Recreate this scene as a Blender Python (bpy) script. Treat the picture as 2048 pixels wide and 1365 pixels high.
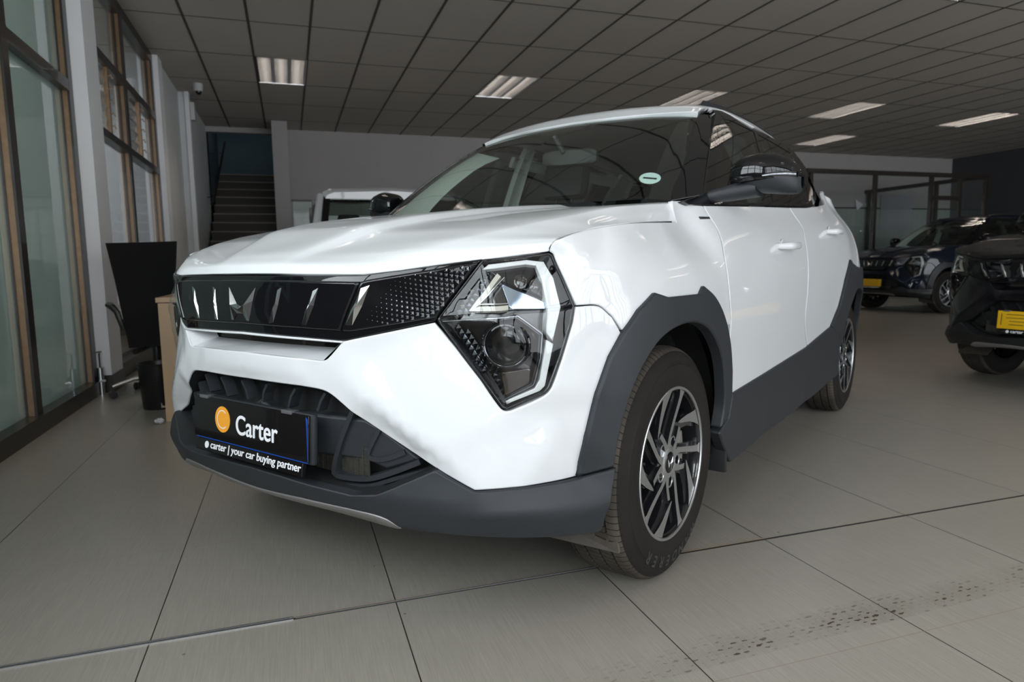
import bpy, bmesh, math, random, json
import numpy as np
from mathutils import Vector, Matrix
from mathutils.geometry import delaunay_2d_cdt
PI = math.pi
for _o in list(bpy.data.objects): bpy.data.objects.remove(_o)
SC = bpy.context.scene
COL = SC.collection
# ------------------------------------------------------------------ camera
cam = bpy.data.cameras.new('camera'); camo = bpy.data.objects.new('camera', cam); COL.objects.link(camo)
cam.sensor_width = 36; cam.lens = 1348.55 / 2048 * 36
cam.clip_start = .05; cam.clip_end = 400
def _cam_matrix(p, r, y):
    fwd = Vector((math.sin(y)*math.cos(p), math.cos(y)*math.cos(p), -math.sin(p)))
    right = Vector((math.cos(y), -math.sin(y), 0)); up = right.cross(fwd)
    r2 = right*math.cos(r) + up*math.sin(r); u2 = up*math.cos(r) - right*math.sin(r)
    return Matrix((r2, u2, -fwd)).transposed().to_4x4()
camo.matrix_world = Matrix.Translation((0, 0, .914)) @ _cam_matrix(.1151, -.0154, .3159)
cam.dof.use_dof = True; cam.dof.focus_distance = 1.55; cam.dof.aperture_fstop = 5.6
SC.camera = camo
# ------------------------------------------------------------------ exposure and world
SC.view_settings.view_transform = 'Standard'; SC.view_settings.look = 'None'
SC.view_settings.gamma = 1; SC.view_settings.use_curve_mapping = False
SC.view_settings.exposure = -0.1
W = bpy.data.worlds.new('sky'); SC.world = W; W.use_nodes = True
_bg = W.node_tree.nodes['Background']
_bg.inputs[0].default_value = (.80, .88, 1, 1); _bg.inputs[1].default_value = 1.0
# daylight entering through the open shop front behind the camera, plus an added side fill
def area(name, loc, size, look, power, color=(1, 1, 1)):
    l = bpy.data.lights.new(name, 'AREA'); l.shape = 'RECTANGLE'; l.size, l.size_y = size
    l.energy = power; l.color = color
    o = bpy.data.objects.new(name, l); COL.objects.link(o)
    o.location = loc; d = Vector(look) - Vector(loc)
    o.rotation_euler = d.to_track_quat('-Z', 'Y').to_euler()
    return o
TUBE = 34
# daylight coming in through the glazed shop front behind the camera
area('daylight_front_left', (1.6, -2.95, 1.65), (5.8, 2.9), (1.6, 5, 1.6), 205, (.94, .97, 1))
area('daylight_front_right', (9.8, -2.95, 1.65), (10.4, 2.9), (9.8, 5, 1.4), 420, (.94, .97, 1))
area('side_fill', (-1.95, -.3, 2.2), (4.4, 2.0), (3, .4, 1.2), 275, (.94, .97, 1))  # unseen fill added at the left to brighten the bumper
area('office_light', (-3.0, 3.6, 3.2), (2, 3), (-3, 3.6, 0), 130, (.95, 1, .97))
area('corridor_light', (-2.9, 8.2, 3.2), (1.6, 4), (-2.9, 8.2, 0), 60, (.95, .97, 1))

# ------------------------------------------------------------------ helpers
def lin(c):
    return tuple((x/12.92 if x <= .04045 else ((x+.055)/1.055)**2.4) for x in c)
def new_mat(name): 
    m = bpy.data.materials.new(name); m.use_nodes = True
    return m, m.node_tree.nodes, m.node_tree.links, m.node_tree.nodes['Principled BSDF']
def pmat(name, col, rough=.5, metal=0, coat=0, coat_rough=.03, spec=.5, noise=0, nscale=20, bump=0, bscale=200, emit=None, estr=0, trans=0, ior=1.5, alpha=1, aniso=0):
    m, n, l, b = new_mat(name)
    c = tuple(col[:3]) + (1,)
    b.inputs['Base Color'].default_value = c
    b.inputs['Roughness'].default_value = rough; b.inputs['Metallic'].default_value = metal
    b.inputs['Coat Weight'].default_value = coat; b.inputs['Coat Roughness'].default_value = coat_rough
    b.inputs['Specular IOR Level'].default_value = spec; b.inputs['IOR'].default_value = ior
    b.inputs['Transmission Weight'].default_value = trans; b.inputs['Alpha'].default_value = alpha
    tc = n.new('ShaderNodeTexCoord')
    if noise:
        t = n.new('ShaderNodeTexNoise'); t.inputs['Scale'].default_value = nscale; t.inputs['Detail'].default_value = 6
        l.new(tc.outputs['Object'], t.inputs['Vector'])
        mx = n.new('ShaderNodeMix'); mx.data_type = 'RGBA'
        mx.inputs[6].default_value = tuple(x*(1-noise) for x in c[:3]) + (1,)
        mx.inputs[7].default_value = tuple(min(1, x*(1+noise)) for x in c[:3]) + (1,)
        l.new(t.outputs['Fac'], mx.inputs[0]); l.new(mx.outputs[2], b.inputs['Base Color'])
    if bump:
        t = n.new('ShaderNodeTexNoise'); t.inputs['Scale'].default_value = bscale; t.inputs['Detail'].default_value = 3
        l.new(tc.outputs['Object'], t.inputs['Vector'])
        bp = n.new('ShaderNodeBump'); bp.inputs['Strength'].default_value = bump; bp.inputs['Distance'].default_value = .002
        l.new(t.outputs['Fac'], bp.inputs['Height']); l.new(bp.outputs['Normal'], b.inputs['Normal'])
    if emit: b.inputs['Emission Color'].default_value = tuple(emit) + (1,); b.inputs['Emission Strength'].default_value = estr
    return m
def glass_mat(name, tint=(.75, .85, .8), refl=.08, rough=0.0, k=1.1):
    """thin pane: fresnel reflection over tinted see-through"""
    m = bpy.data.materials.new(name); m.use_nodes = True; n = m.node_tree.nodes; l = m.node_tree.links
    n.remove(n['Principled BSDF']); out = n['Material Output']
    t = n.new('ShaderNodeBsdfTransparent'); t.inputs[0].default_value = tuple(tint) + (1,)
    g = n.new('ShaderNodeBsdfGlossy'); g.inputs['Roughness'].default_value = rough; g.inputs['Color'].default_value = (1, 1, 1, 1)
    lw = n.new('ShaderNodeFresnel'); geo = n.new('ShaderNodeNewGeometry'); mr = n.new('ShaderNodeMapRange'); mr.inputs[3].default_value = 1.5; mr.inputs[4].default_value = 1/1.5
    l.new(geo.outputs['Backfacing'], mr.inputs[0]); l.new(mr.outputs[0], lw.inputs[0])
    ma = n.new('ShaderNodeMath'); ma.operation = 'MULTIPLY_ADD'; ma.inputs[1].default_value = k; ma.inputs[2].default_value = refl - .045*k
    ma.use_clamp = True
    mx = n.new('ShaderNodeMixShader'); l.new(lw.outputs[0], ma.inputs[0]); l.new(ma.outputs[0], mx.inputs[0])
    l.new(t.outputs[0], mx.inputs[1]); l.new(g.outputs[0], mx.inputs[2]); l.new(mx.outputs[0], out.inputs[0])
    return m
def tag(o, label=None, cat=None, group=None, kind=None):
    if label: o['label'] = label
    if cat: o['category'] = cat
    if group: o['group'] = group
    if kind: o['kind'] = kind
    return o
def empty(name, loc=(0, 0, 0), rz=0):
    o = bpy.data.objects.new(name, None); COL.objects.link(o); o.location = loc; o.rotation_euler = (0, 0, rz)
    o.empty_display_size = .1
    return o
def mesh_obj(name, verts, faces, m=None, parent=None, smooth=False, normals=None, mi=None, mats=None):
    me = bpy.data.meshes.new(name); me.from_pydata([tuple(map(float, v)) for v in verts], [], faces); me.update()
    for mm in (mats or ([m] if m else [])): me.materials.append(mm)
    if mi is not None: me.polygons.foreach_set('material_index', mi)
    if smooth or normals is not None: me.polygons.foreach_set('use_smooth', [True]*len(me.polygons))
    if normals is not None: me.normals_split_custom_set_from_vertices([tuple(map(float, v)) for v in normals])
    o = bpy.data.objects.new(name, me); COL.objects.link(o)
    if parent: o.parent = parent
    return o
class MB:
    """collects boxes, bars, tubes and lathes; build() links them as ONE mesh object"""
    def __init__(s): s.v = []; s.f = []; s.sm = []; s.mi = []; s.cur = 0
    def add(s, vs, fs, sm=False):
        o = len(s.v); s.v += [tuple(v) for v in vs]; s.f += [tuple(i+o for i in f) for f in fs]; s.sm += [sm]*len(fs); s.mi += [s.cur]*len(fs); return s
    def box(s, x0, x1, y0, y1, z0, z1, M=None, bev=0):
        if bev:
            bm = bmesh.new(); bmesh.ops.create_cube(bm, size=1)
            for v in bm.verts: v.co = Vector(((x0+x1)/2 + v.co.x*(x1-x0), (y0+y1)/2 + v.co.y*(y1-y0), (z0+z1)/2 + v.co.z*(z1-z0)))
            bmesh.ops.bevel(bm, geom=bm.edges[:], offset=bev, segments=2, profile=.6, affect='EDGES')
            return s.addbm(bm, M, True)
        vs = [(x, y, z) for x in (x0, x1) for y in (y0, y1) for z in (z0, z1)]
        if M: vs = [M @ Vector(v) for v in vs]
        return s.add(vs, [(0, 1, 3, 2), (4, 6, 7, 5), (0, 4, 5, 1), (2, 3, 7, 6), (0, 2, 6, 4), (1, 5, 7, 3)])
    def addbm(s, bm, M=None, sm=False):
        bm.verts.index_update(); vs = [(M @ v.co if M else v.co.copy()) for v in bm.verts]
        s.add(vs, [tuple(v.index for v in f.verts) for f in bm.faces], sm); bm.free(); return s
    def tube(s, pts, r, n=8, cap=True, closed=False):
        pts = [Vector(p) for p in pts]; rs = r if isinstance(r, (list, tuple)) else [r]*len(pts)
        vs = []; N = len(pts); prev = None
        for i, p in enumerate(pts):
            a = pts[(i-1) % N] if (closed or i > 0) else p; b = pts[(i+1) % N] if (closed or i < N-1) else p
            t = (b-a).normalized()
            if prev is None:
                u = t.orthogonal().normalized()
            else:
                u = (prev - t*prev.dot(t)); u = u.normalized() if u.length > 1e-6 else t.orthogonal().normalized()
            prev = u; w = t.cross(u)
            vs += [p + (u*math.cos(2*PI*k/n) + w*math.sin(2*PI*k/n))*rs[i] for k in range(n)]
        fs = []
        for i in range(N if closed else N-1):
            j = (i+1) % N
            fs += [(i*n+k, i*n+(k+1) % n, j*n+(k+1) % n, j*n+k) for k in range(n)]
        if cap and not closed: fs += [tuple(range(n))[::-1], tuple((N-1)*n+k for k in range(n))]
        return s.add(vs, fs, True)
    def bar(s, a, b, w, h, up=(0, 0, 1)):
        a = Vector(a); b = Vector(b); t = (b-a).normalized(); u = Vector(up); sd = t.cross(u)
        sd = sd.normalized() if sd.length > 1e-5 else t.orthogonal().normalized(); u = sd.cross(t)
        vs = [p + sd*(i*w/2) + u*(j*h/2) for p in (a, b) for i, j in ((-1, -1), (1, -1), (1, 1), (-1, 1))]
        return s.add(vs, [(0, 1, 2, 3), (7, 6, 5, 4), (0, 4, 5, 1), (1, 5, 6, 2), (2, 6, 7, 3), (3, 7, 4, 0)])
    def lathe(s, prof, n=48, axis='y', c=(0, 0, 0), closed=False, a0=0, a1=2*PI):
        """prof: (radius, height) about an axis"""
        vs = []; full = abs(a1-a0-2*PI) < 1e-6; m = n if full else n+1
        for k in range(m):
            a = a0 + (a1-a0)*k/n
            for r, h in prof:
                if axis == 'y': v = (c[0]+r*math.cos(a), c[1]+h, c[2]+r*math.sin(a))
                elif axis == 'z': v = (c[0]+r*math.cos(a), c[1]+r*math.sin(a), c[2]+h)
                else: v = (c[0]+h, c[1]+r*math.cos(a), c[2]+r*math.sin(a))
                vs.append(v)
        L = len(prof); fs = []
        for k in range(n):
            k2 = (k+1) % m
            for i in range(L if closed else L-1):
                i2 = (i+1) % L
                fs.append((k*L+i, k*L+i2, k2*L+i2, k2*L+i))
        return s.add(vs, fs, True)
    def prism(s, poly, z0, z1, M=None, sm=False):
        n = len(poly); vs = [(x, y, z0) for x, y in poly] + [(x, y, z1) for x, y in poly]
        if M: vs = [M @ Vector(v) for v in vs]
        fs = [(k, (k+1) % n, n+(k+1) % n, n+k) for k in range(n)] + [tuple(range(n))[::-1], tuple(range(n, 2*n))]
        return s.add(vs, fs, sm)
    def build(s, name, m=None, parent=None, mats=None, angle=35, recalc=True):
        me = bpy.data.meshes.new(name); me.from_pydata(s.v, [], s.f); me.update()
        for mm in (mats or ([m] if m else [])): me.materials.append(mm)
        me.polygons.foreach_set('use_smooth', s.sm); me.polygons.foreach_set('material_index', s.mi)
        if recalc:
            bm = bmesh.new(); bm.from_mesh(me); bmesh.ops.recalc_face_normals(bm, faces=bm.faces[:]); bm.to_mesh(me); bm.free()
        if any(s.sm): me.set_sharp_from_angle(angle=math.radians(angle))
        o = bpy.data.objects.new(name, me); COL.objects.link(o)
        if parent: o.parent = parent
        return o
def mirror_mesh(o, name=None, parent=None):
    """a right hand copy of a left hand part (y -> -y)"""
    me = o.data.copy(); n = len(me.vertices); co = np.empty(n*3); me.vertices.foreach_get('co', co); co = co.reshape(-1, 3); co[:, 1] *= -1
    faces = [tuple(p.vertices)[::-1] for p in me.polygons]; mi = [p.material_index for p in me.polygons]; sm = [p.use_smooth for p in me.polygons]
    m2 = bpy.data.meshes.new(name or o.name); m2.from_pydata(co.tolist(), [], faces); m2.update()
    for m in me.materials: m2.materials.append(m)
    m2.polygons.foreach_set('material_index', mi); m2.polygons.foreach_set('use_smooth', sm)
    if 'cn' in o: 
        pass
    if o.get('_n') is not None:
        nn = np.array(o['_n']).reshape(-1, 3)
    src = o.data.attributes.get('vn')
    if src:
        v = np.empty(n*3, dtype=np.float32); src.data.foreach_get('vector', v); v = v.reshape(-1, 3).copy(); v[:, 1] *= -1
        m2.normals_split_custom_set_from_vertices(v.tolist())
    elif any(sm): m2.set_sharp_from_angle(angle=math.radians(35))
    r = bpy.data.objects.new(name or o.name.split('.')[0], m2); COL.objects.link(r); r.parent = parent or o.parent
    if 'label' in o: r['label'] = o['label']
    return r
# ------------------------------------------------------------------ smoothed surfaces
def gauss(A, sig):
    if sig < .3: return A
    r = int(3*sig)+1; k = np.exp(-np.arange(-r, r+1)**2/(2*sig*sig)); k /= k.sum()
    for ax in (0, 1):
        P = np.pad(A, [(r, r) if i == ax else (0, 0) for i in range(A.ndim)], mode='edge')
        out = np.zeros_like(A)
        for i, w in enumerate(k):
            sl = [slice(None)]*A.ndim; sl[ax] = slice(i, i+A.shape[ax]); out += w*P[tuple(sl)]
        A = out
    return A
class Surf:
    def N(s, a, b, e=.004):
        """unit normal, outward"""
        p = s.P(a+e, b) - s.P(a-e, b); q = s.P(a, b+e) - s.P(a, b-e)
        n = np.cross(p, q)*s.flip; return n/np.maximum(np.linalg.norm(n, axis=-1, keepdims=True), 1e-9)
class Base:
    """rounded plan curve of the car; u is the distance along it"""
    def __init__(s, pts, sm=.03):
        P = np.array(pts + [(x, -y) for x, y in pts[-2::-1]]) if False else np.array(pts, float)
        P = np.vstack([(P[1:6]*[1, -1])[::-1], P])
        seg = np.linalg.norm(np.diff(P, axis=0), axis=1); t = np.r_[0, np.cumsum(seg)]; t -= t[5]
        u = np.arange(t[0], t[-1], .01); Q = np.stack([np.interp(u, t, P[:, 0]), np.interp(u, t, P[:, 1])], 1)
        Q = gauss(Q[:, None, :], sm/.01)[:, 0] if sm else Q
        # re-measure
        d = np.r_[0, np.cumsum(np.linalg.norm(np.diff(Q, axis=0), axis=1))]; i0 = np.argmin(np.abs(u)); d -= d[i0]
        s.u = np.arange(d[0], d[-1], .01); s.Q = np.stack([np.interp(s.u, d, Q[:, 0]), np.interp(s.u, d, Q[:, 1])], 1)
        T = np.gradient(s.Q, .01, axis=0); T = gauss(T[:, None, :], 3)[:, 0]; T /= np.linalg.norm(T, axis=1)[:, None]
        s.Nn = np.stack([T[:, 1], -T[:, 0]], 1)
    def at(s, u):
        return np.stack([np.interp(u, s.u, s.Q[:, i]) for i in (0, 1)], -1), np.stack([np.interp(u, s.u, s.Nn[:, i]) for i in (0, 1)], -1)
    def inv(s, x, y):
        # the foot whose normal line passes through the point
        D = np.array([x, y]) - s.Q; dist = np.hypot(D[:, 0], D[:, 1]); cr = np.abs(D[:, 0]*s.Nn[:, 1] - D[:, 1]*s.Nn[:, 0])
        i = np.argmin(cr + .15*dist); d = D[i] @ s.Nn[i]
        Tn = np.array([-s.Nn[i, 1], s.Nn[i, 0]]); return s.u[i] + D[i] @ Tn, d
class Field(Surf):
    """displacement d(u, z) over the plan curve, from scattered control points joined by facets, edges rounded"""
    def __init__(s, base, pts, creases, u0, u1, z0, z1, sig=.012, h=.01):
        s.flip = 1; s.base = base; P = []; 
        names = {}
        for k, p in pts.items():
            u, d = base.inv(p[0], p[1]); names[k] = len(P); P.append((u, p[2], d))
        E = []
        for c in creases: E += [(names[a], names[b]) for a, b in zip(c[:-1], c[1:])]
        n0 = len(P); mm = {}
        for i in range(n0):
            u, z, d = P[i]
            if 0.004 < u < .45: mm[i] = len(P); P.append((-u, z, d))
        for i in range(n0):
            if abs(P[i][0]) <= .004: mm[i] = i
        E += [(mm[a], mm[b]) for a, b in E[:] if a in mm and b in mm]
        P = np.array(P)
        # wide frame so that the whole domain is covered
        fr = []
        for u in np.arange(u0-.2, u1+.21, .25):
            for z in (z0-.12, z1+.12):
                j = np.argmin(np.hypot((P[:, 0]-u), (P[:, 1]-z)*1.2)); fr.append((u, z, P[j, 2]))
        P = np.vstack([P, fr])
        res = delaunay_2d_cdt([Vector((a, b)) for a, b, _ in P], [tuple(e) for e in E], [], 0, 1e-5)
        V = np.array([tuple(v) for v in res[0]]); orig = res[3]
        D = np.array([P[o[0], 2] if len(o) else np.nan for o in orig])
        for i in np.where(np.isnan(D))[0]:
            dd = np.hypot(V[:, 0]-V[i, 0], V[:, 1]-V[i, 1]); dd[np.isnan(D)] = 9; j = np.argsort(dd)[:2]; D[i] = D[j].mean()
        s.us = np.arange(u0, u1, h); s.zs = np.arange(z0, z1, h); s.h = h
        G = np.full((len(s.us), len(s.zs)), np.nan)
        for t in res[2]:
            A, B, C_ = V[t[0]], V[t[1]], V[t[2]]
            i0 = max(0, int((min(A[0], B[0], C_[0])-u0)/h)); i1 = min(len(s.us)-1, int((max(A[0], B[0], C_[0])-u0)/h)+1)
            j0 = max(0, int((min(A[1], B[1], C_[1])-z0)/h)); j1 = min(len(s.zs)-1, int((max(A[1], B[1], C_[1])-z0)/h)+1)
            if i1 < i0 or j1 < j0: continue
            X, Y = np.meshgrid(s.us[i0:i1+1], s.zs[j0:j1+1], indexing='ij')
            den = (B[1]-C_[1])*(A[0]-C_[0]) + (C_[0]-B[0])*(A[1]-C_[1])
            if abs(den) < 1e-12: continue
            w0 = ((B[1]-C_[1])*(X-C_[0]) + (C_[0]-B[0])*(Y-C_[1]))/den; w1 = ((C_[1]-A[1])*(X-C_[0]) + (A[0]-C_[0])*(Y-C_[1]))/den; w2 = 1-w0-w1
            M = (w0 > -1e-6) & (w1 > -1e-6) & (w2 > -1e-6); sub = G[i0:i1+1, j0:j1+1]
            sub[M] = (w0*D[t[0]] + w1*D[t[1]] + w2*D[t[2]])[M]
        G[np.isnan(G)] = np.nanmean(G)
        s.G = gauss(G, sig/h); G2 = gauss(G, .045/h)
        # soft panels along the flanks, tight facets at the front
        w = np.clip((s.us-.93)/.28, 0, 1)[:, None]; s.G = s.G*(1-w) + G2*w
    def d(s, u, z):
        fi = np.clip((u-s.us[0])/s.h, 1, len(s.us)-3); fj = np.clip((z-s.zs[0])/s.h, 1, len(s.zs)-3)
        i = fi.astype(int); j = fj.astype(int); a = fi-i; b = fj-j
        def W4(t): # quadratic-ish smooth (cubic B-spline) weights
            return ((1-t)**3/6, (3*t**3-6*t**2+4)/6, (-3*t**3+3*t**2+3*t+1)/6, t**3/6)
        wa, wb = W4(a), W4(b); r = 0
        for m in range(4):
            for n in range(4): r = r + wa[m]*wb[n]*s.G[i+m-1, j+n-1]
        return r
    def P(s, u, z):
        u = np.asarray(u, float); z = np.asarray(z, float); q, n = s.base.at(u); d = s.d(u, z)
        return np.stack([q[..., 0]+n[..., 0]*d, q[..., 1]+n[..., 1]*d, z + 0*u], -1)
    def dom(s): return s.us[2], s.us[-4], s.zs[2], s.zs[-4]
class Net(Surf):
    """regular control net [i][j] of points, rounded; w = 1 fully rounded, small = facetted"""
    def __init__(s, ctrl, w=.8, wb=None, flip=1, b0=0):
        s.b0 = b0
        s.C = np.array(ctrl, float); s.wa = w; s.wb = wb if wb is not None else w; s.flip = flip
        m, n = s.C.shape[:2]
        s.La = np.linalg.norm(np.diff(s.C, axis=0), axis=2).mean(); s.Lb = np.linalg.norm(np.diff(s.C, axis=1), axis=2).mean()
    @staticmethod
    def _w(t, n, w):
        # hat functions blurred by a box of width w; mirrored linearly past the ends
        K = 7; offs = (np.arange(K)+.5)/K - .5; idx = np.zeros(t.shape + (n,))
        for o in offs:
            x = t + o*w
            i = np.clip(np.floor(x).astype(int), 0, n-2); f = x - i
            for k, wt in ((0, 1-f), (1, f)):
                np.put_along_axis(idx, (i+k)[..., None], np.take_along_axis(idx, (i+k)[..., None], -1) + (wt/K)[..., None], -1)
        return idx
    def P(s, a, b):
        a = np.asarray(a, float)/s.La; b = np.asarray(b, float)/s.Lb + s.b0; a, b = np.broadcast_arrays(a, b)
        A = s._w(a, s.C.shape[0], s.wa); B = s._w(b, s.C.shape[1], s.wb)
        return np.einsum('...i,...j,ijk->...k', A, B, s.C)
    def dom(s): return 0, (s.C.shape[0]-1)*s.La, -s.b0*s.Lb, (s.C.shape[1]-1-s.b0)*s.Lb
def spline_path(items):
    """items (a, b) corners or (a, b, 1) smooth points -> dense closed list"""
    n = len(items); P = [np.array(i[:2], float) for i in items]; S = [len(i) > 2 for i in items]; out = []
    for k in range(n):
        p1, p2 = P[k], P[(k+1) % n]
        if not S[k] and not S[(k+1) % n]: out.append(p1); continue
        p0 = P[(k-1) % n] if S[k] else p1 - (p2-p1); p3 = P[(k+2) % n] if S[(k+1) % n] else p2 + (p2-p1)
        m = max(2, int(np.linalg.norm(p2-p1)/.012))
        L = np.linalg.norm(p2-p1)+1e-9
        m1 = (p2-p0)/(np.linalg.norm(p2-p1)+np.linalg.norm(p1-p0)+1e-9)*L; m2 = (p3-p1)/(np.linalg.norm(p3-p2)+np.linalg.norm(p2-p1)+1e-9)*L
        for i in range(m):
            t = i/m; out.append((2*t**3-3*t**2+1)*p1 + (t**3-2*t**2+t)*m1 + (-2*t**3+3*t**2)*p2 + (t**3-t**2)*m2)
    return out
def resample(path, h, closed=True):
    out = []; n = len(path)
    for k in range(n if closed else n-1):
        a = np.array(path[k]); b = np.array(path[(k+1) % n]); m = max(1, int(math.ceil(np.linalg.norm(b-a)/h)))
        out += [a + (b-a)*i/m for i in range(m)]
    if not closed: out.append(np.array(path[-1]))
    return out
def inside(pt, poly):
    """vectorised even-odd test"""
    x, y = pt[..., 0], pt[..., 1]; P = np.asarray(poly); r = np.zeros(x.shape, bool)
    for (x0, y0), (x1, y1) in zip(P, np.roll(P, -1, 0)):
        c = ((y0 > y) != (y1 > y)); 
        if abs(y1-y0) > 1e-12: r ^= c & (x < (x1-x0)*(y-y0)/(y1-y0)+x0)
    return r
def bdist(pt, poly):
    P = np.asarray(poly); best = np.full(pt.shape[:-1], 9.); vec = np.zeros(pt.shape)
    for A, B in zip(P, np.roll(P, -1, 0)):
        d = B-A; L = d @ d
        if L < 1e-14: continue
        t = np.clip(((pt-A) @ d)/L, 0, 1); q = pt - (A + t[..., None]*d); dd = np.linalg.norm(q, axis=-1); m = dd < best
        best[m] = dd[m]; vec[m] = q[m]
    return best, vec
def area2(P):
    P = np.asarray(P); return .5*np.sum(P[:, 0]*np.roll(P[:, 1], -1) - np.roll(P[:, 0], -1)*P[:, 1])
def panel(name, surf, outline, m, parent=None, lift=0., thick=.012, rnd=.004, drop=None, holes=(), h=.025, he=.012, mirror=None, seam=False, grow=0., hseam=None):
    """a piece of bodywork cut out of a surface: outline in surface coordinates, rounded rim, turned-in flange.
    mirror: None | 'join' (left and right halves as one mesh) | 'copy' (a second object)"""
    loops = [resample(spline_path(outline), he)] + [resample(spline_path(x), he) for x in holes]
    if area2(loops[0]) < 0: loops[0] = loops[0][::-1]
    loops[1:] = [l[::-1] if area2(l) > 0 else l for l in loops[1:]]
    drop = drop if drop is not None else rnd*.8
    allb = [np.array(l) for l in loops]
    def isseam(p): return (seam is not False) and abs(p[..., 0 if seam == 'a' else 1]) < 2e-3
    if seam is not False and rnd > 0:
        for li, l in enumerate(allb):
            nl = []; m_ = len(l)
            for k in range(m_):
                p, q = l[k], l[(k+1) % m_]; nl.append(p)
                if isseam(p) and isseam(q):
                    L_ = np.linalg.norm(q-p); u_ = (q-p)/max(L_, 1e-9); ex = []
                    if not isseam(l[k-1]): ex += [rnd*.45, rnd]
                    if not isseam(l[(k+2) % m_]): ex += [L_-rnd, L_-rnd*.45]
                    for e_ in sorted(x for x in ex if 1e-4 < x < L_-1e-4): nl.append(p+u_*e_)
            allb[li] = np.array(nl)
    pts = []; edges = []; 
    for l in allb:
        o = len(pts); pts += list(l); edges += [(o+i, o+(i+1) % len(l)) for i in range(len(l))]
    nb = len(pts)
    def dall(q):
        best = np.full(len(q), 9.); vec = np.zeros((len(q), 2))
        for l in allb:
            L2 = l
            d, v = bdist(q, L2)
            if seam is not False:   # no rounding along the seam
                keep = [i for i in range(len(l)) if not (isseam(l[i]) and isseam(l[(i+1) % len(l)]))]
                best_, vec_ = np.full(len(q), 9.), np.zeros((len(q), 2))
                for i in keep:
                    A = l[i]; B = l[(i+1) % len(l)]; dd = B-A; LL = dd @ dd
                    if LL < 1e-14: continue
                    t = np.clip(((q-A) @ dd)/LL, 0, 1); w = q-(A+t[:, None]*dd); e = np.linalg.norm(w, axis=1); mk = e < best_
                    best_[mk] = e[mk]; vec_[mk] = w[mk]
                d, v = best_, vec_
            mk = d < best; best[mk] = d[mk]; vec[mk] = v[mk]
        return best, vec
    inner = []
    if rnd > 0:
        for l in allb:
            T = np.roll(l, -1, 0)-np.roll(l, 1, 0); T /= np.linalg.norm(T, axis=1)[:, None]+1e-12; nn = np.stack([-T[:, 1], T[:, 0]], 1)
            for r in (rnd*.45, rnd):
                q = l + nn*r; d, _ = dall(q); ok = (d > r*.85) & inside(q, allb[0]); inner += list(q[ok])
    A = allb[0]; lo = A.min(0); hi = A.max(0)
    X, Y = np.meshgrid(np.arange(lo[0]+h*.5, hi[0], h), np.arange(lo[1]+h*.5, hi[1], h), indexing='ij'); X = X + (np.arange(X.shape[1]) % 2)[None, :]*h*.5
    q = np.stack([X.ravel(), Y.ravel()], 1); q = q[inside(q, A)]
    if len(q):
        d, _ = dall(q); q = q[d > max(rnd*1.3, h*.4)]
    for l in allb[1:]: q = q[~inside(q, l)] if len(q) else q
    pts += inner + list(q)
    res = delaunay_2d_cdt([Vector((float(p[0]), float(p[1]))) for p in pts], edges, [], 1, 1e-6)
    V = np.array([tuple(v) for v in res[0]]); F = [tuple(f) for f in res[2]]
    C_ = np.array([V[list(f)].mean(0) for f in F]); ok = inside(C_, allb[0])
    for l in allb[1:]: ok &= ~inside(C_, l)
    F = [f for f, k in zip(F, ok) if k]
    d, vec = dall(V); w = np.clip(1 - d/max(rnd, 1e-6), 0, 1) if rnd > 0 else np.zeros(len(V))
    P3 = surf.P(V[:, 0], V[:, 1]); N3 = surf.N(V[:, 0], V[:, 1])
    BL = []; BN = []
    for l in allb:
        dn = (np.roll(l, -1, 0)-l); dn /= np.linalg.norm(dn, axis=1)[:, None]+1e-12; dp = np.roll(dn, 1, 0); T = dn+dp; bad = np.linalg.norm(T, axis=1) < 1e-3; T[bad] = dn[bad]
        T /= np.linalg.norm(T, axis=1)[:, None]; BL += list(l); BN += list(np.stack([-T[:, 1], T[:, 0]], 1))
    BL = np.array(BL); BN = np.array(BN)
    for i in np.where(d < 1e-5)[0]:
        vec[i] = BN[np.argmin(((BL-V[i])**2).sum(1))]
        if seam is not False and isseam(V[i]):
            vec[i][0 if seam == 'a' else 1] = 0; vec[i] /= max(1e-6, np.linalg.norm(vec[i]))
    e = .003; un = vec/np.maximum(np.linalg.norm(vec, axis=1), 1e-6)[:, None]
    J = surf.P(V[:, 0]+un[:, 0]*e, V[:, 1]+un[:, 1]*e) - surf.P(V[:, 0]-un[:, 0]*e, V[:, 1]-un[:, 1]*e); J /= np.maximum(np.linalg.norm(J, axis=1), 1e-9)[:, None]
    off = lift - drop*w**2
    nrm = N3 - J*(2*drop/max(rnd, 1e-6)*w)[:, None] if rnd > 0 else N3
    nrm /= np.linalg.norm(nrm, axis=1)[:, None]
    Q = P3 + N3*off[:, None]
    # orientation
    f0 = F[0]; fn = np.cross(Q[f0[1]]-Q[f0[0]], Q[f0[2]]-Q[f0[0]])
    if np.sum([np.dot(np.cross(Q[f[1]]-Q[f[0]], Q[f[2]]-Q[f[0]]), N3[f[0]]) for f in F[::max(1, len(F)//50)]]) < 0: F = [f[::-1] for f in F]
    # boundary edges -> flange
    verts = [tuple(v) for v in Q]; norms = [tuple(v) for v in nrm]; ec = {}
    for f in F:
        for a, b in zip(f, f[1:]+f[:1]): ec[(a, b)] = 1
    bd = [(a, b) for (a, b) in ec if (b, a) not in ec and not (seam is not False and isseam(V[a]) and isseam(V[b]))]
    if thick:
        for a, b in bd:
            na = -J[a]; nb_ = -J[b]; o = len(verts)
            verts += [verts[a], verts[b], tuple(Q[b]-N3[b]*thick), tuple(Q[a]-N3[a]*thick)]; norms += [tuple(na), tuple(nb_), tuple(nb_), tuple(na)]
            F.append((o+3, o+2, o+1, o))
    nv = len(verts)
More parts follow.
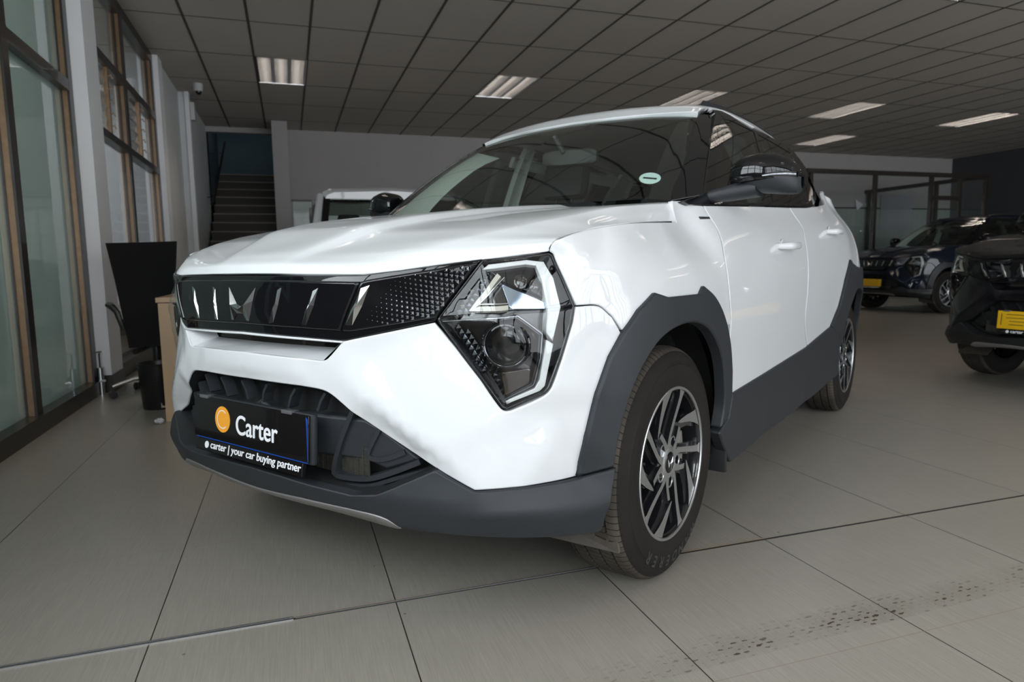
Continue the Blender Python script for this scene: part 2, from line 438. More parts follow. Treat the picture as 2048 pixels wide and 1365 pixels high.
    if mirror == 'join':
        verts2 = [(x, -y, z) for x, y, z in verts]; norms2 = [(x, -y, z) for x, y, z in norms]
        F = F + [tuple(i+nv for i in f)[::-1] for f in F]; verts += verts2; norms += norms2
    mats = m if isinstance(m, list) else [m]
    o = mesh_obj(name, verts, F, mats=mats, parent=parent, normals=norms)
    at = o.data.attributes.new('vn', 'FLOAT_VECTOR', 'POINT'); at.data.foreach_set('vector', np.array(norms, dtype=np.float32).ravel())
    if mirror == 'copy': return o, mirror_mesh(o, name, parent)
    return o
def strip_outline(path, w, closed=False):
    """a band of width w (number or per-point list) around an open path, as a polygon"""
    P = np.array([p[:2] for p in path], float); n = len(P); ws = w if isinstance(w, (list, tuple)) else [w]*n; L = []; R_ = []
    for i in range(n):
        a = P[max(0, i-1)]; b = P[min(n-1, i+1)]; d0 = P[i]-a; d1 = b-P[i]
        d0 = d0/np.linalg.norm(d0) if np.linalg.norm(d0) > 1e-9 else d1/np.linalg.norm(d1)
        d1 = d1/np.linalg.norm(d1) if np.linalg.norm(d1) > 1e-9 else d0
        t = d0+d1; t /= np.linalg.norm(t); nn = np.array([-t[1], t[0]]); k = 1/max(.5, nn @ np.array([-d0[1], d0[0]]))
        L.append(P[i]+nn*ws[i]/2*k); R_.append(P[i]-nn*ws[i]/2*k)
    return [tuple(p) for p in L + R_[::-1]]
# ------------------------------------------------------------------ the shapes of the car body (metres; x forward from the front axle, y to the car's left)
BASE = Base([(.79, 0), (.78, .13), (.765, .25), (.735, .42), (.68, .56), (.59, .69), (.47, .80), (.33, .865), (.15, .893), (-.1, .90), (-.6, .90), (-1.2, .90), (-1.8, .90), (-2.4, .90), (-2.75, .87), (-2.98, .79), (-3.11, .66), (-3.16, .45), (-3.18, .2), (-3.18, -.3)], .04)
_B = dict(
 # nose, hood lip line
 L0=(.775, 0, .897), L1=(.77, .13, .897), L2=(.764, .22, .896), KT=(.738, .42, .894), HTI=(.60, .65, .922), HTO=(.50, .765, .937),
 L0b=(.735, 0, .95), KTb=(.69, .43, .95), HTIb=(.56, .66, .97),
 # grille band
 G0=(.790, 0, .82), G2=(.772, .22, .82), G3=(.752, .385, .82), KB=(.757, .352, .738), GB0=(.793, 0, .738), GB1=(.782, .2, .738), HLI=(.65, .565, .786),
 # headlight corner
 HLM=(.475, .812, .817), HLL=(.53, .784, .63), HLB=(.60, .713, .587), HLC=(.627, .709, .787),
 # bumper facets
 c1=(.724, .428, .706), c2=(.765, .347, .657), c3=(.753, .425, .602), c4=(.704, .568, .499), c5=(.684, .610, .470), c6=(.592, .717, .517), c7=(.50, .785, .56),
 T0=(.800, 0, .66), T1=(.79, .2, .66), I0=(.785, 0, .618), I1=(.774, .283, .617), e0=(.755, .369, .575), e1=(.721, .406, .535), e2=(.685, .501, .477), e3=(.655, .661, .408), e4=(.58, .732, .393), s1=(.535, .772, .48), s2=(.422, .797, .396),
 s3=(.432, .79, .25), e5=(.66, .64, .25), I2=(.77, 0, .4), I3=(.75, .3, .4), I4=(.72, .4, .25),
 # fender
 F1=(.497, .785, .963), F2=(.313, .792, 1.0), F3=(-.12, .768, 1.03), F4=(-.26, .757, 1.036), F5=(-.26, .745, 1.10), F6=(.10, .785, 1.02), G1=(-.34, .765, 1.094),
 f1=(.40, .835, .90), f2=(.38, .845, .78), f3=(.38, .845, .6), f4=(.36, .84, .43), f5=(.35, .83, .25),
 a1=(.22, .872, .90), a2=(.2, .893, .78), a3=(.2, .893, .6), a4=(.2, .885, .42), a5=(.2, .87, .25), a0=(.24, .83, .975),
 b0=(-.05, .825, .99), b1=(-.05, .883, .90), b2=(-.05, .903, .78), b3=(-.05, .905, .6), b4=(-.05, .895, .42), b5=(-.05, .88, .25),
 d0=(-.36, .84, 1.0), d1=(-.36, .878, .90), d2=(-.36, .892, .75), d3=(-.36, .886, .58), d4=(-.36, .875, .42), d5=(-.36, .86, .25),
 g0=(-.9, .858, 1.01), gb=(-.9, .785, 1.11), g1=(-.9, .886, .90), g2=(-.9, .892, .75), g3=(-.9, .880, .58), g4=(-.9, .87, .42), g5=(-.9, .855, .25),
 h0=(-1.5, .865, 1.03), hb=(-1.5, .785, 1.14), h1=(-1.5, .888, .90), h2=(-1.5, .892, .75), h3=(-1.5, .880, .58), h4=(-1.5, .87, .42), h5=(-1.5, .855, .25),
 i0=(-2.05, .872, 1.06), ib=(-2.05, .780, 1.175), i1=(-2.05, .893, .92), i2=(-2.05, .897, .78), i3=(-2.05, .887, .6), i4=(-2.05, .872, .42), i5=(-2.05, .86, .25),
 j0=(-2.45, .862, 1.08), jb=(-2.4, .765, 1.20), j1=(-2.45, .890, .95), j2=(-2.5, .90, .8), j3=(-2.6, .90, .6), j4=(-2.6, .88, .42), j5=(-2.6, .86, .25),
 jc=(-2.33, .715, 1.29), kc=(-2.7, .66, 1.28),
 k0=(-2.8, .822, 1.08), kb=(-2.75, .745, 1.19), k1=(-2.85, .852, .95), k2=(-2.9, .862, .8), k3=(-2.9, .862, .6), k4=(-2.9, .85, .42), k5=(-2.88, .83, .25),
 l0=(-3.03, .70, 1.08), lb=(-2.98, .66, 1.19), l1=(-3.07, .73, .95), l2=(-3.10, .745, .8), l3=(-3.12, .75, .6), l4=(-3.1, .73, .42), l5=(-3.06, .72, .25),
 m0=(-3.07, .45, 1.08), mb=(-3.0, .45, 1.20), m1=(-3.13, .45, .95), m2=(-3.13, .45, .8), m3=(-3.18, .45, .6), m5=(-3.12, .45, .25),
 n0=(-3.09, -.2, 1.08), nb=(-3.02, -.2, 1.2), n1=(-3.14, -.2, .95), n2=(-3.14, -.2, .8), n3=(-3.19, -.2, .6), n5=(-3.13, -.2, .25))
BODY = Field(BASE, _B, [('L0', 'L1', 'L2', 'KT', 'HTI', 'HTO'), ('GB0', 'GB1', 'KB', 'HLI'), ('KT', 'G3', 'KB'), ('KB', 'c1', 'c2', 'c3', 'c4', 'c5', 'c6', 'c7'), ('HLI', 'HLB', 'HLL', 'HLM', 'HTO'), ('HTI', 'HLI'),
  ('I0', 'I1', 'e0', 'e1', 'e2', 'e3', 'e4', 's2'), ('c1', 'HLI'), ('c4', 'HLB'), ('F1', 'F2', 'F6', 'F3', 'F4', 'F5'), ('HTO', 'F1'), ('G1', 'gb', 'hb', 'ib', 'jb'), ('F4', 'd0'), ('I0', 'T0', 'GB0'), ('I1', 'c2')],
  -.6, 5.0, .20, 1.34, sig=.007)
_Lw = dict(t0=(.785, 0, .46), t1=(.775, .25, .46), t2=(.745, .40, .455), t3=(.70, .56, .44), t4=(.655, .672, .415), t5=(.585, .74, .40), t6=(.435, .812, .402), t7=(.34, .862, .40), t8=(.2, .885, .40), t9=(-.1, .89, .4),
 p0=(.800, 0, .385), p1=(.793, .2, .385), p2=(.77, .36, .38), p3=(.722, .545, .365), p4=(.664, .682, .352), p5=(.578, .768, .345), p6=(.45, .835, .335), p7=(.345, .868, .33), p8=(.2, .89, .33), p9=(-.1, .89, .33),
 b0=(.783, 0, .328), b1=(.775, .2, .327), b2=(.752, .35, .322), b3=(.719, .486, .300), b4=(.66, .61, .275), b5=(.56, .715, .25), b6=(.43, .80, .242), b7=(.33, .84, .24), b8=(.2, .86, .24), b9=(-.1, .86, .24),
 u0=(.765, 0, .300), u1=(.757, .2, .300), u2=(.728, .335, .290), u3=(.70, .46, .278), u4=(.62, .56, .25), u5=(.50, .65, .225), v0=(.60, 0, .27), v1=(.60, .2, .27), v2=(.58, .33, .262), v3=(.55, .44, .25))
LOW = Field(BASE, _Lw, [tuple('p%d' % i for i in range(10)), tuple('b%d' % i for i in range(10)), tuple('u%d' % i for i in range(6)), tuple('v%d' % i for i in range(4))], -.6, 1.9, .22, .60, sig=.008)
_st = [
 [(0.775, 0, 0.897), (0.772, 0.13, 0.897), (0.764, 0.22, 0.896), (0.738, 0.42, 0.894), (0.675, 0.54, 0.906), (0.6, 0.65, 0.922)],
 [(0.768, 0, 0.922), (0.764, 0.13, 0.922), (0.757, 0.19, 0.921), (0.722, 0.428, 0.916), (0.63, 0.585, 0.926), (0.505, 0.765, 0.937)],
 [(0.72, 0, 0.949), (0.713, 0.142, 0.95), (0.7, 0.205, 0.943), (0.668, 0.478, 0.944), (0.585, 0.64, 0.948), (0.497, 0.783, 0.958)],
 [(0.64, 0, 0.978), (0.64, 0.17, 0.982), (0.634, 0.232, 0.964), (0.582, 0.545, 0.974), (0.53, 0.67, 0.97), (0.47, 0.79, 0.969)],
 [(0.54, 0, 1.02), (0.54, 0.21, 1.024), (0.534, 0.272, 1.002), (0.482, 0.618, 0.999), (0.44, 0.72, 0.988), (0.4, 0.793, 0.982)],
 [(0.38, 0, 1.052), (0.38, 0.245, 1.056), (0.374, 0.307, 1.032), (0.36, 0.675, 1.025), (0.33, 0.75, 1.01), (0.313, 0.792, 1.0)],
 [(0.15, 0, 1.081), (0.15, 0.28, 1.085), (0.144, 0.342, 1.063), (0.12, 0.725, 1.067), (0.11, 0.762, 1.04), (0.1, 0.785, 1.02)],
 [(-0.08, 0, 1.102), (-0.09, 0.315, 1.106), (-0.096, 0.377, 1.088), (-0.12, 0.737, 1.088), (-0.12, 0.759, 1.06), (-0.12, 0.768, 1.03)],
 [(-0.2, 0, 1.11), (-0.21, 0.33, 1.114), (-0.216, 0.392, 1.1), (-0.26, 0.742, 1.1), (-0.26, 0.754, 1.067), (-0.26, 0.757, 1.036)],
 [(-0.32, 0, 1.119), (-0.33, 0.34, 1.123), (-0.336, 0.402, 1.111), (-0.4, 0.745, 1.11), (-0.4, 0.757, 1.08), (-0.4, 0.76, 1.045)],]
HOOD = Net([[(st[0][0], -st[1][1]*0, st[0][2])] and st for st in [[(p[1][0], -p[1][1], p[1][2])] + p for p in _st]], .5, .5, flip=-1, b0=1)
SIDE = Net([[(x, y0 + dy, z) for z, y0 in ((1.02, .80), (1.10, .778), (1.20, .742), (1.30, .702), (1.40, .658), (1.47, .625), (1.52, .597), (1.56, .570))] for x, dy in ((0, -.004), (-.4, 0), (-.8, .004), (-1.2, .006), (-1.6, .005), (-2.0, 0), (-2.3, -.008), (-2.55, -.025), (-2.8, -.055))], .9, .9, flip=1)
_wb = [(-.16, -.2, 1.10), (-.16, .0, 1.10), (-.17, .2, 1.10), (-.21, .4, 1.10), (-.30, .6, 1.112), (-.39, .715, 1.122), (-.45, .765, 1.130)]
_wt = [(-.86, -.2, 1.524), (-.86, 0, 1.524), (-.865, .19, 1.521), (-.89, .36, 1.516), (-.93, .50, 1.511), (-.965, .56, 1.508), (-1.0, .594, 1.503)]
WS = Net([[tuple(b[k] + (t[k]-b[k])*f + (0, 0, .1*f*(1-f))[k] for k in range(3)) for b, t in zip(_wb, _wt)] for f in (-.12, 0, .2, .4, .6, .8, 1, 1.12)], .9, .9, flip=-1, b0=1)
ROOF = Net([[(-.84, -.2, 1.517), (-.84, 0, 1.517), (-.845, .2, 1.515), (-.87, .36, 1.509), (-.91, .50, 1.511), (-.94, .562, 1.511), (-.95, .598, 1.503)],
  [(-.96, -.2, 1.588), (-.96, 0, 1.588), (-.965, .2, 1.585), (-.99, .36, 1.578), (-1.02, .50, 1.566), (-1.04, .562, 1.550), (-1.05, .600, 1.518)],
  [(-1.2, -.2, 1.614), (-1.2, 0, 1.614), (-1.2, .2, 1.612), (-1.22, .36, 1.604), (-1.22, .50, 1.588), (-1.22, .565, 1.568), (-1.22, .603, 1.527)],
  [(-1.6, -.2, 1.622), (-1.6, 0, 1.622), (-1.6, .2, 1.620), (-1.6, .36, 1.611), (-1.6, .50, 1.593), (-1.6, .567, 1.572), (-1.6, .606, 1.525)],
  [(-2.0, -.2, 1.60), (-2.0, 0, 1.60), (-2.0, .2, 1.598), (-2.0, .36, 1.59), (-2.0, .50, 1.573), (-2.0, .562, 1.555), (-2.0, .602, 1.515)],
  [(-2.35, -.2, 1.58), (-2.35, 0, 1.58), (-2.35, .2, 1.578), (-2.35, .36, 1.57), (-2.35, .49, 1.553), (-2.35, .55, 1.535), (-2.35, .59, 1.49)],
  [(-2.7, -.2, 1.545), (-2.7, 0, 1.545), (-2.7, .2, 1.543), (-2.7, .36, 1.535), (-2.68, .48, 1.515), (-2.66, .53, 1.495), (-2.64, .57, 1.45)],
  [(-2.95, -.2, 1.505), (-2.95, 0, 1.505), (-2.94, .2, 1.503), (-2.9, .36, 1.495), (-2.87, .47, 1.475), (-2.84, .52, 1.455), (-2.8, .55, 1.41)]], .8, .8, flip=-1, b0=1)
_in = {}
for _k, (_x, _y) in enumerate([(.752, 0), (.742, .22), (.715, .38), (.67, .50), (.615, .60), (.54, .68), (.42, .76)]):
    for _z in (.36, .50, .66): _in['i%d_%d' % (_k, int(_z*100))] = (_x - (.66-_z)*.03, _y, _z)
INS = Field(BASE, _in, [], -.5, 1.2, .34, .70, sig=.02)
SURF = dict(INS=INS, BODY=BODY, LOW=LOW, HOOD=HOOD, SIDE=SIDE, WS=WS, ROOF=ROOF)
# outlines of the body panels, in the coordinates of their surfaces (metres)
D = {
 'bumper': [(0.0,0.695),(0.2239,0.6913),(0.2964,0.6891,1),(0.3117,0.6958,1),(0.3541,0.7365),(0.4627,0.7578),(0.582,0.7814),(0.6308,0.7252),(0.6871,0.6529),(0.7305,0.5894,1),(0.7432,0.5822,1),(0.7619,0.5858,1),(0.8269,0.6123,1),(0.8435,0.6289,1),(0.8727,0.6999),(0.9001,0.7779),(0.9072,0.8129),(0.9736,0.8107,1),(1.0152,0.7825),(1.0481,0.736),(0.9844,0.6029),(0.9515,0.5017),(0.9421,0.4022),(0.748,0.405),(0.671,0.4042),(0.5157,0.4774),(0.4152,0.536),(0.3256,0.6025,1),(0.2917,0.6166,1),(0.2173,0.6212),(0.0,0.6214)],
 'fender': [(0.9074,0.8163),(0.8829,0.8791),(0.8601,0.9334),(0.8509,0.9391),(0.8536,0.9513,1),(0.8585,0.9568,1),(0.8661,0.9633,1),(0.9215,0.9798,1),(1.0262,0.9968,1),(1.193,1.0125,1),(1.5824,1.0313),(1.5999,1.098),(1.6721,1.1023),(1.7032,1.091),(1.7889,1.0929),(1.7998,1.014,1),(1.7557,0.9044,1),(1.7485,0.8103,1),(1.7613,0.7047),(1.6738,0.7121),(1.5986,0.7762),(1.4839,0.8004),(1.2628,0.8028),(1.1957,0.8154),(1.121,0.7796),(1.0583,0.7352),(1.0154,0.7861),(0.9737,0.813,1)],
 'door_front': [(1.797,1.0933),(2.2512,1.1163),(2.8211,1.1434),(2.8663,1.0688,1),(2.8208,0.9996,1),(2.7993,0.8288,1),(2.7864,0.6668,1),(2.8147,0.599,1),(2.91,0.4922),(2.3012,0.4658),(1.765,0.44),(1.765,0.655),(1.7702,0.7203),(1.7582,0.8099,1),(1.7639,0.9044,1),(1.8079,1.0142,1)],
 'door_rear': [(2.8342,1.1441),(3.1359,1.1599),(3.6806,1.2104,1),(3.765,1.2395,1),(3.7994,1.2853),(3.8669,1.2846),(3.95,1.1678,1),(4.045,1.0785,1),(4.0615,0.9516,1),(4.0003,0.8607),(3.7805,0.8996),(3.7205,0.8997),(3.6004,0.8),(3.5006,0.6603),(3.4406,0.5604),(3.3605,0.5308),(2.9242,0.493),(2.8313,0.5976,1),(2.8007,0.6658,1),(2.8132,0.8284,1),(2.8337,0.9998,1),(2.8793,1.0693,1)],
 'quarter': [(3.8052,1.2941),(4.1111,1.297),(4.5541,1.2067),(4.4988,0.9981,1),(4.4962,0.8585),(4.3407,0.8454),(4.0103,0.8607),(4.0715,0.9516,1),(4.0552,1.0783,1),(3.96,1.1674,1),(3.8773,1.2841)],
 'tailgate': [(5.2189,1.2446),(4.5541,1.2067),(4.4988,0.9981,1),(4.4962,0.8585),(4.8177,0.625),(5.2189,0.6227)],
 'rear_bumper': [(5.2189,0.6227),(4.8177,0.625),(4.4962,0.8585),(4.341,0.8654),(4.2427,0.8023),(4.308,0.62,1),(4.3269,0.4503,1),(4.3134,0.3011),(4.4873,0.295),(5.2189,0.294)],
 'arch_front': [(0.9189,0.4065),(0.9338,0.5085),(0.9591,0.6096),(0.9991,0.6904),(1.0409,0.7466),(1.0988,0.7961),(1.1732,0.8334),(1.2377,0.8192),(1.4524,0.8183),(1.4887,0.8386),(1.5773,0.8031,1),(1.6618,0.7402,1),(1.7356,0.6483,1),(1.7779,0.5538),(1.7961,0.4705),(1.7794,0.3962),(1.7006,0.3757),(1.7168,0.4437,1),(1.6986,0.5191,1),(1.6531,0.6023,1),(1.5815,0.6692,1),(1.4933,0.7189,1),(1.388,0.7431,1),(1.2641,0.7386,1),(1.1825,0.714,1),(1.1232,0.6698,1),(1.0793,0.6168,1),(1.0463,0.5425,1),(1.0297,0.4658,1),(1.0243,0.4159)],
 'skirt': [(1.8058,0.4685),(2.2508,0.4826),(2.8591,0.51),(3.3481,0.5655),(3.5012,0.5213),(3.5807,0.4606,1),(3.6206,0.3603,1),(3.6204,0.27),(2.8804,0.2404),(1.8404,0.225),(1.6972,0.3577),(1.7865,0.3927)],
 'arch_rear': [(3.3427,0.568),(3.4806,0.6604),(3.5904,0.8),(3.7255,0.9046),(3.7705,0.8848),(4.0199,0.8542),(4.3335,0.8622),(4.4096,0.8026),(4.373,0.6),(4.3389,0.4201),(4.3354,0.3023),(4.3134,0.3011),(4.3228,0.4207,1),(4.2849,0.5601,1),(4.1642,0.69,1),(3.9796,0.735,1),(3.8002,0.69,1),(3.6606,0.5752,1),(3.6008,0.4308,1),(3.5207,0.5005)],
 'low': [(0.0,0.3858),(0.1344,0.3824),(0.2538,0.3737),(0.3663,0.3676),(0.4404,0.3812),(0.5837,0.4482),(0.6132,0.4332),(0.6715,0.405),(0.747,0.406),(0.9212,0.4037),(1.0303,0.4109),(1.0169,0.3662),(0.9997,0.2959),(0.9973,0.2565,1),(0.983,0.25,1),(0.8439,0.2678),(0.7247,0.2821),(0.6574,0.2884),(0.5762,0.2921),(0.4904,0.2857),(0.4589,0.3156,1),(0.4237,0.324,1),(0.3452,0.3255),(0.1868,0.3285),(0.0695,0.3242),(0.0,0.3217)],
 'skid': [(0.0,0.3227),(0.0724,0.325),(0.1892,0.3291),(0.3471,0.3261),(0.4252,0.3244,1),(0.4602,0.3161,1),(0.4941,0.2931),(0.4702,0.2846,1),(0.3445,0.2952,1),(0.2052,0.3052,1),(0.0025,0.3057)],
 'hood': [(0.0064,0.0),(0.0029,0.331),(0.0052,0.5037,1),(0.0086,0.5208,1),(0.0201,0.613),(0.0916,0.7682),(0.145,0.8637),(0.1856,0.8576),(0.2503,0.8528,1),(0.3427,0.846,1),(0.5194,0.827,1),(0.6448,0.8497,1),(0.7566,0.859,1),(1.0101,0.8535),(1.1341,0.4932),(1.0299,0.4478),(1.0524,0.1885),(1.0477,0.0782),(1.046,-0.0)],
 'cowl': [(0,0.9),(0,0.9),(0,0.9)],
 'grille_frame': [(0.0,0.8945),(0.2153,0.8921),(0.4166,0.8934),(0.5058,0.903),(0.6961,0.9263),(0.5826,0.7845),(0.4615,0.7594),(0.3734,0.741),(0.3482,0.7384),(0.2201,0.7428),(0.0,0.7471)],
 'grille_mid': [(0.0,0.882),(0.2248,0.88),(0.4074,0.877),(0.3485,0.7615),(0.2278,0.7644),(0.0,0.7683)],
 'grille_side': [(0.4107,0.8765),(0.4306,0.8816),(0.5088,0.8927),(0.6888,0.9183),(0.5877,0.7932),(0.5018,0.7792),(0.3794,0.7606),(0.3536,0.7604)],
 'grille_lip': [(0.0,0.7468),(0.2282,0.7421),(0.3543,0.738),(0.3568,0.7334),(0.2283,0.7367),(0.0,0.7409)],
 'slat1': [(0.1434,0.856),(0.1583,0.863),(0.1478,0.8169),(0.1344,0.7749),(0.1176,0.7732),(0.1267,0.8063),(0.1364,0.8243)],
 'slat2': [(0.2687,0.8546),(0.2863,0.862),(0.273,0.8197),(0.247,0.7722),(0.2331,0.7723),(0.2436,0.8068),(0.2543,0.8229)],
 'slat3': [(0.4139,0.8617),(0.4355,0.8687),(0.4157,0.8221),(0.3865,0.7758),(0.3689,0.7765),(0.3874,0.8126),(0.3987,0.8289)],
 'emblem': [(0.0,0.8133),(0.0298,0.8194),(0.0754,0.8623),(0.0677,0.8283),(0.0543,0.7765),(0.0428,0.7774),(0.0282,0.794),(0.0,0.7955)],
 'hl': [(0.6965,0.9252),(0.7723,0.9313),(0.8498,0.9369),(0.859,0.9317),(0.8805,0.8785),(0.9038,0.8153),(0.897,0.7798),(0.8704,0.7035),(0.8411,0.6302),(0.8289,0.6169),(0.7444,0.5851),(0.7327,0.5905),(0.6871,0.6551),(0.6366,0.7219),(0.5857,0.7871)],
 'hl_up': [(0.6987,0.9229),(0.772,0.9285),(0.8486,0.9341),(0.8566,0.929),(0.878,0.8775),(0.9008,0.8155),(0.8648,0.8108),(0.7746,0.8093),(0.6904,0.7994),(0.5906,0.7905)],
 'hl_lo': [(0.5917,0.7882),(0.6904,0.7972),(0.7745,0.8071),(0.8647,0.8092),(0.9008,0.8138),(0.8937,0.7806),(0.8679,0.7048),(0.8387,0.6328),(0.8265,0.6201),(0.7455,0.5891),(0.7359,0.5944),(0.6905,0.6574),(0.6402,0.7242)],
 'hl_in': [(0.6978,0.9441),(0.86,0.931),(0.8967,0.8848),(0.9338,0.8134),(0.926,0.7762),(0.8597,0.6184),(0.8414,0.6021),(0.7588,0.5793),(0.7393,0.5895),(0.5856,0.7838)],
 'drl_up': [(0.7097,0.9172),(0.7994,0.9264),(0.84,0.9197),(0.862,0.8814),(0.8744,0.8148),(0.8536,0.7365),(0.8381,0.7569),(0.8421,0.8135),(0.8329,0.8792),(0.8197,0.9119),(0.7953,0.9156),(0.6918,0.9037)],
 'drl_lo': [(0.8551,0.7304),(0.8326,0.6339),(0.8204,0.6214),(0.7445,0.5956),(0.7408,0.6032),(0.8079,0.629),(0.8202,0.6504),(0.8379,0.7404)],
 'hl_tri': [(0.7334,0.8939),(0.665,0.8161),(0.7522,0.8212)],
 'hl_reflection': [(0.7368,0.877),(0.8779,0.8121),(0.7566,0.8173)],
 'hl_mod': [(0.6937,0.9085),(0.7976,0.9214),(0.8214,0.917),(0.8382,0.8798),(0.8476,0.8348),(0.7385,0.8801),(0.7199,0.8951)],
 'hl_tex': [(0.6883,0.8992),(0.7108,0.9003),(0.7206,0.8916),(0.6512,0.8072),(0.6022,0.7928),(0.5948,0.7889)],
 'hl_tex2': [(0.5994,0.7751),(0.6534,0.7575),(0.6951,0.7043),(0.7288,0.6691),(0.7324,0.6093)],
 'hl_line': [(0.6992,0.7946),(0.7727,0.7985),(0.8284,0.7542),(0.8229,0.6991),(0.8054,0.6378),(0.7384,0.607),(0.7342,0.6738),(0.7032,0.706)],
 'hl_shield': [(0.7295,0.6684),(0.7991,0.679),(0.7972,0.6421),(0.7386,0.6122)],
 'hl_proj': [(0.7491,0.7308),(0.7491,0.7323)],
 'hl_leds': [(0.7819,0.8792),(0.8193,0.8653)],
 'bar_mid': [(0.0,0.5606),(0.0757,0.5358),(0.204,0.544),(0.382,0.5446),(0.426,0.5278),(0.4933,0.4828),(0.5324,0.4531),(0.4391,0.4245),(0.3849,0.4413),(0.2881,0.4433),(0.1997,0.4413),(0.0,0.3975)],
 'rib_a': [(0.3569,0.5707),(0.3102,0.4851),(0.2811,0.4007),(0.308,0.3932),(0.3929,0.3996),(0.4697,0.4253),(0.5448,0.4564)],
 'rib_b': [(0.43,0.53),(0.3895,0.4592),(0.4012,0.4497),(0.444,0.4532),(0.5059,0.4776)],
 'rib_c': [(0.1965,0.3704),(0.3762,0.3781),(0.4687,0.4062),(0.5722,0.4367)],
 'rib_t': [(0.0623,0.6086),(0.0443,0.5864),(0.0367,0.5602),(0.1743,0.6073),(0.1559,0.5857),(0.1426,0.5554),(0.2769,0.6048),(0.2612,0.5842),(0.2475,0.557)],
 'intake_edge': [(0.0,0.6214),(0.2173,0.6212),(0.2917,0.6166,1),(0.3256,0.6025,1),(0.4152,0.536),(0.5157,0.4774),(0.671,0.4042)],
 'fender_slot': [(1.7258,1.0527),(1.792,1.0543),(1.7882,1.0483),(1.7277,1.0454)],
 'mirror_base': [(0.3901,0.0909)],
 'side_black': [(0.221,0.0823),(0.2604,0.073),(0.5264,0.0886),(0.931,0.1098),(1.43,0.1355),(1.7116,0.1469,1),(1.9381,0.1653,1),(2.1394,0.1976,1),(2.2956,0.2313),(2.2697,0.2511),(2.4033,0.3946),(2.1709,0.5209),(1.6339,0.548),(1.3982,0.5534),(1.1794,0.5613),(0.9897,0.556),(0.8627,0.513),(0.8758,0.4879),(0.7531,0.3716),(0.6349,0.2871),(0.5168,0.205),(0.3941,0.1138)],
 'glass_front': [(0.9358,0.4671),(1.037,0.4896),(1.334,0.4909),(1.248,0.3349),(1.2244,0.2443),(1.143,0.1362),(0.5612,0.0982),(0.5244,0.1069),(0.5313,0.1497)],
 'glass_rear': [(1.3848,0.4847),(1.9798,0.454),(1.9895,0.3242),(1.9312,0.2147),(1.8522,0.1833,1),(1.6853,0.161,1),(1.2067,0.1363),(1.2909,0.2506),(1.3174,0.3449)],
 'cant': [(0.0385,0.5891),(0.1748,0.5571),(0.2877,0.5897),(0.4716,0.5894),(0.6591,0.6298),(0.8334,0.6527),(1.0661,0.6061),(1.3782,0.6581),(1.5729,0.7411),(2.0395,0.5678),(1.7565,0.5582),(1.4537,0.5606),(1.1641,0.5639),(0.8688,0.569),(0.5587,0.5677),(0.2726,0.5677)],
 'ws_glass': [(0.1596,0.0003),(0.1551,0.3162),(0.1389,0.5106),(0.1136,0.593),(0.2022,0.6404),(0.5027,0.6971),(0.7935,0.584),(0.8202,0.3153),(0.828,0.0009)],
 'ws_frit': [(0.1596,0.0003),(0.1551,0.3162),(0.1389,0.5106),(0.1341,0.5469,1),(0.1896,0.5853,1),(0.3558,0.608,1),(0.7723,0.5948),(0.7651,0.545),(0.7341,0.218),(0.0,0.0903)],
 'pillar_a': [(0.1119,0.5927),(0.1223,0.6672),(0.1313,0.7768),(0.3067,0.7826),(0.4721,0.7892),(0.6459,0.7883),(0.8169,0.775),(0.8164,0.6295),(0.7484,0.5987),(0.3437,0.6087,1),(0.1794,0.5859,1)],
 'roof': [(0.0449,0.0),(0.0441,0.1337,1),(0.0585,0.2798,1),(0.0276,0.5305),(0.1431,0.522),(0.2809,0.5262),(0.5594,0.5274),(0.8688,0.5277),(1.164,0.5296),(1.4531,0.527),(1.7502,0.5143),(2.0374,0.4819),(2.0495,0.2213),(2.0317,-0.0)],
}
_ws_disc = (0.2667, 0.4823)
FONT = None
# ------------------------------------------------------------------ materials of the cars
M = {}
M['white'] = pmat('white_paint', (.645, .665, .68), .4, coat=.8, coat_rough=.02, spec=.1)
M['gloss'] = pmat('gloss_black', (.005, .005, .006), .3, coat=1, coat_rough=.01, spec=0)
M['matte'] = pmat('grained_plastic', (.022, .025, .029), .5, bump=.12, bscale=900, spec=.4)
M['dark'] = pmat('dark_plastic', (.012, .013, .015), .55)
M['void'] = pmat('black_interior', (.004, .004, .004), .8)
M['chrome'] = pmat('chrome', (.72, .72, .73), .13, metal=1)
M['alu'] = pmat('machined_alloy', (.62, .64, .66), .34, metal=1)
M['rimblack'] = pmat('rim_black', (.012, .012, .014), .2, coat=1)
M['rubber'] = pmat('tyre_rubber', (.028, .026, .025), .62, noise=.25, nscale=9, bump=.1, bscale=300)
M['letter'] = pmat('tyre_lettering', (.030, .030, .032), .35)
M['skid'] = pmat('satin_skid', (.26, .25, .25), .42, metal=.5)
M['lens'] = glass_mat('clear_lens', (.93, .95, .96), .035, k=.65)
M['ws'] = glass_mat('windscreen_glass', (.80, .87, .83), .05)
M['privacy'] = glass_mat('side_glass', (.16, .18, .18), .06)
M['drl'] = pmat('light_guide', (.62, .63, .62), .25, coat=.6)
M['cream'] = pmat('cream_trim', (.42, .40, .34), .35, coat=.5)
M['orange'] = pmat('orange_print', (.85, .36, .03), .35)
M['print'] = pmat('white_print', (.80, .82, .85), .4)
M['blue'] = pmat('blue_print', (.01, .06, .35), .35)
M['plate'] = pmat('plate_black', (.008, .007, .007), .2, coat=.5, spec=.1)
M['seat'] = pmat('seat_fabric', (.03, .03, .032), .8, noise=.2)
M['headliner'] = pmat('pale_headliner', (.55, .58, .55), .85)
M['dash'] = pmat('dashboard_plastic', (.03, .032, .034), .6)
M['steel'] = pmat('cast_steel', (.20, .19, .18), .5, metal=.8, noise=.3)
M['rad'] = pmat('radiator_fins', (.10, .095, .085), .45, metal=.7, noise=.35, nscale=60)
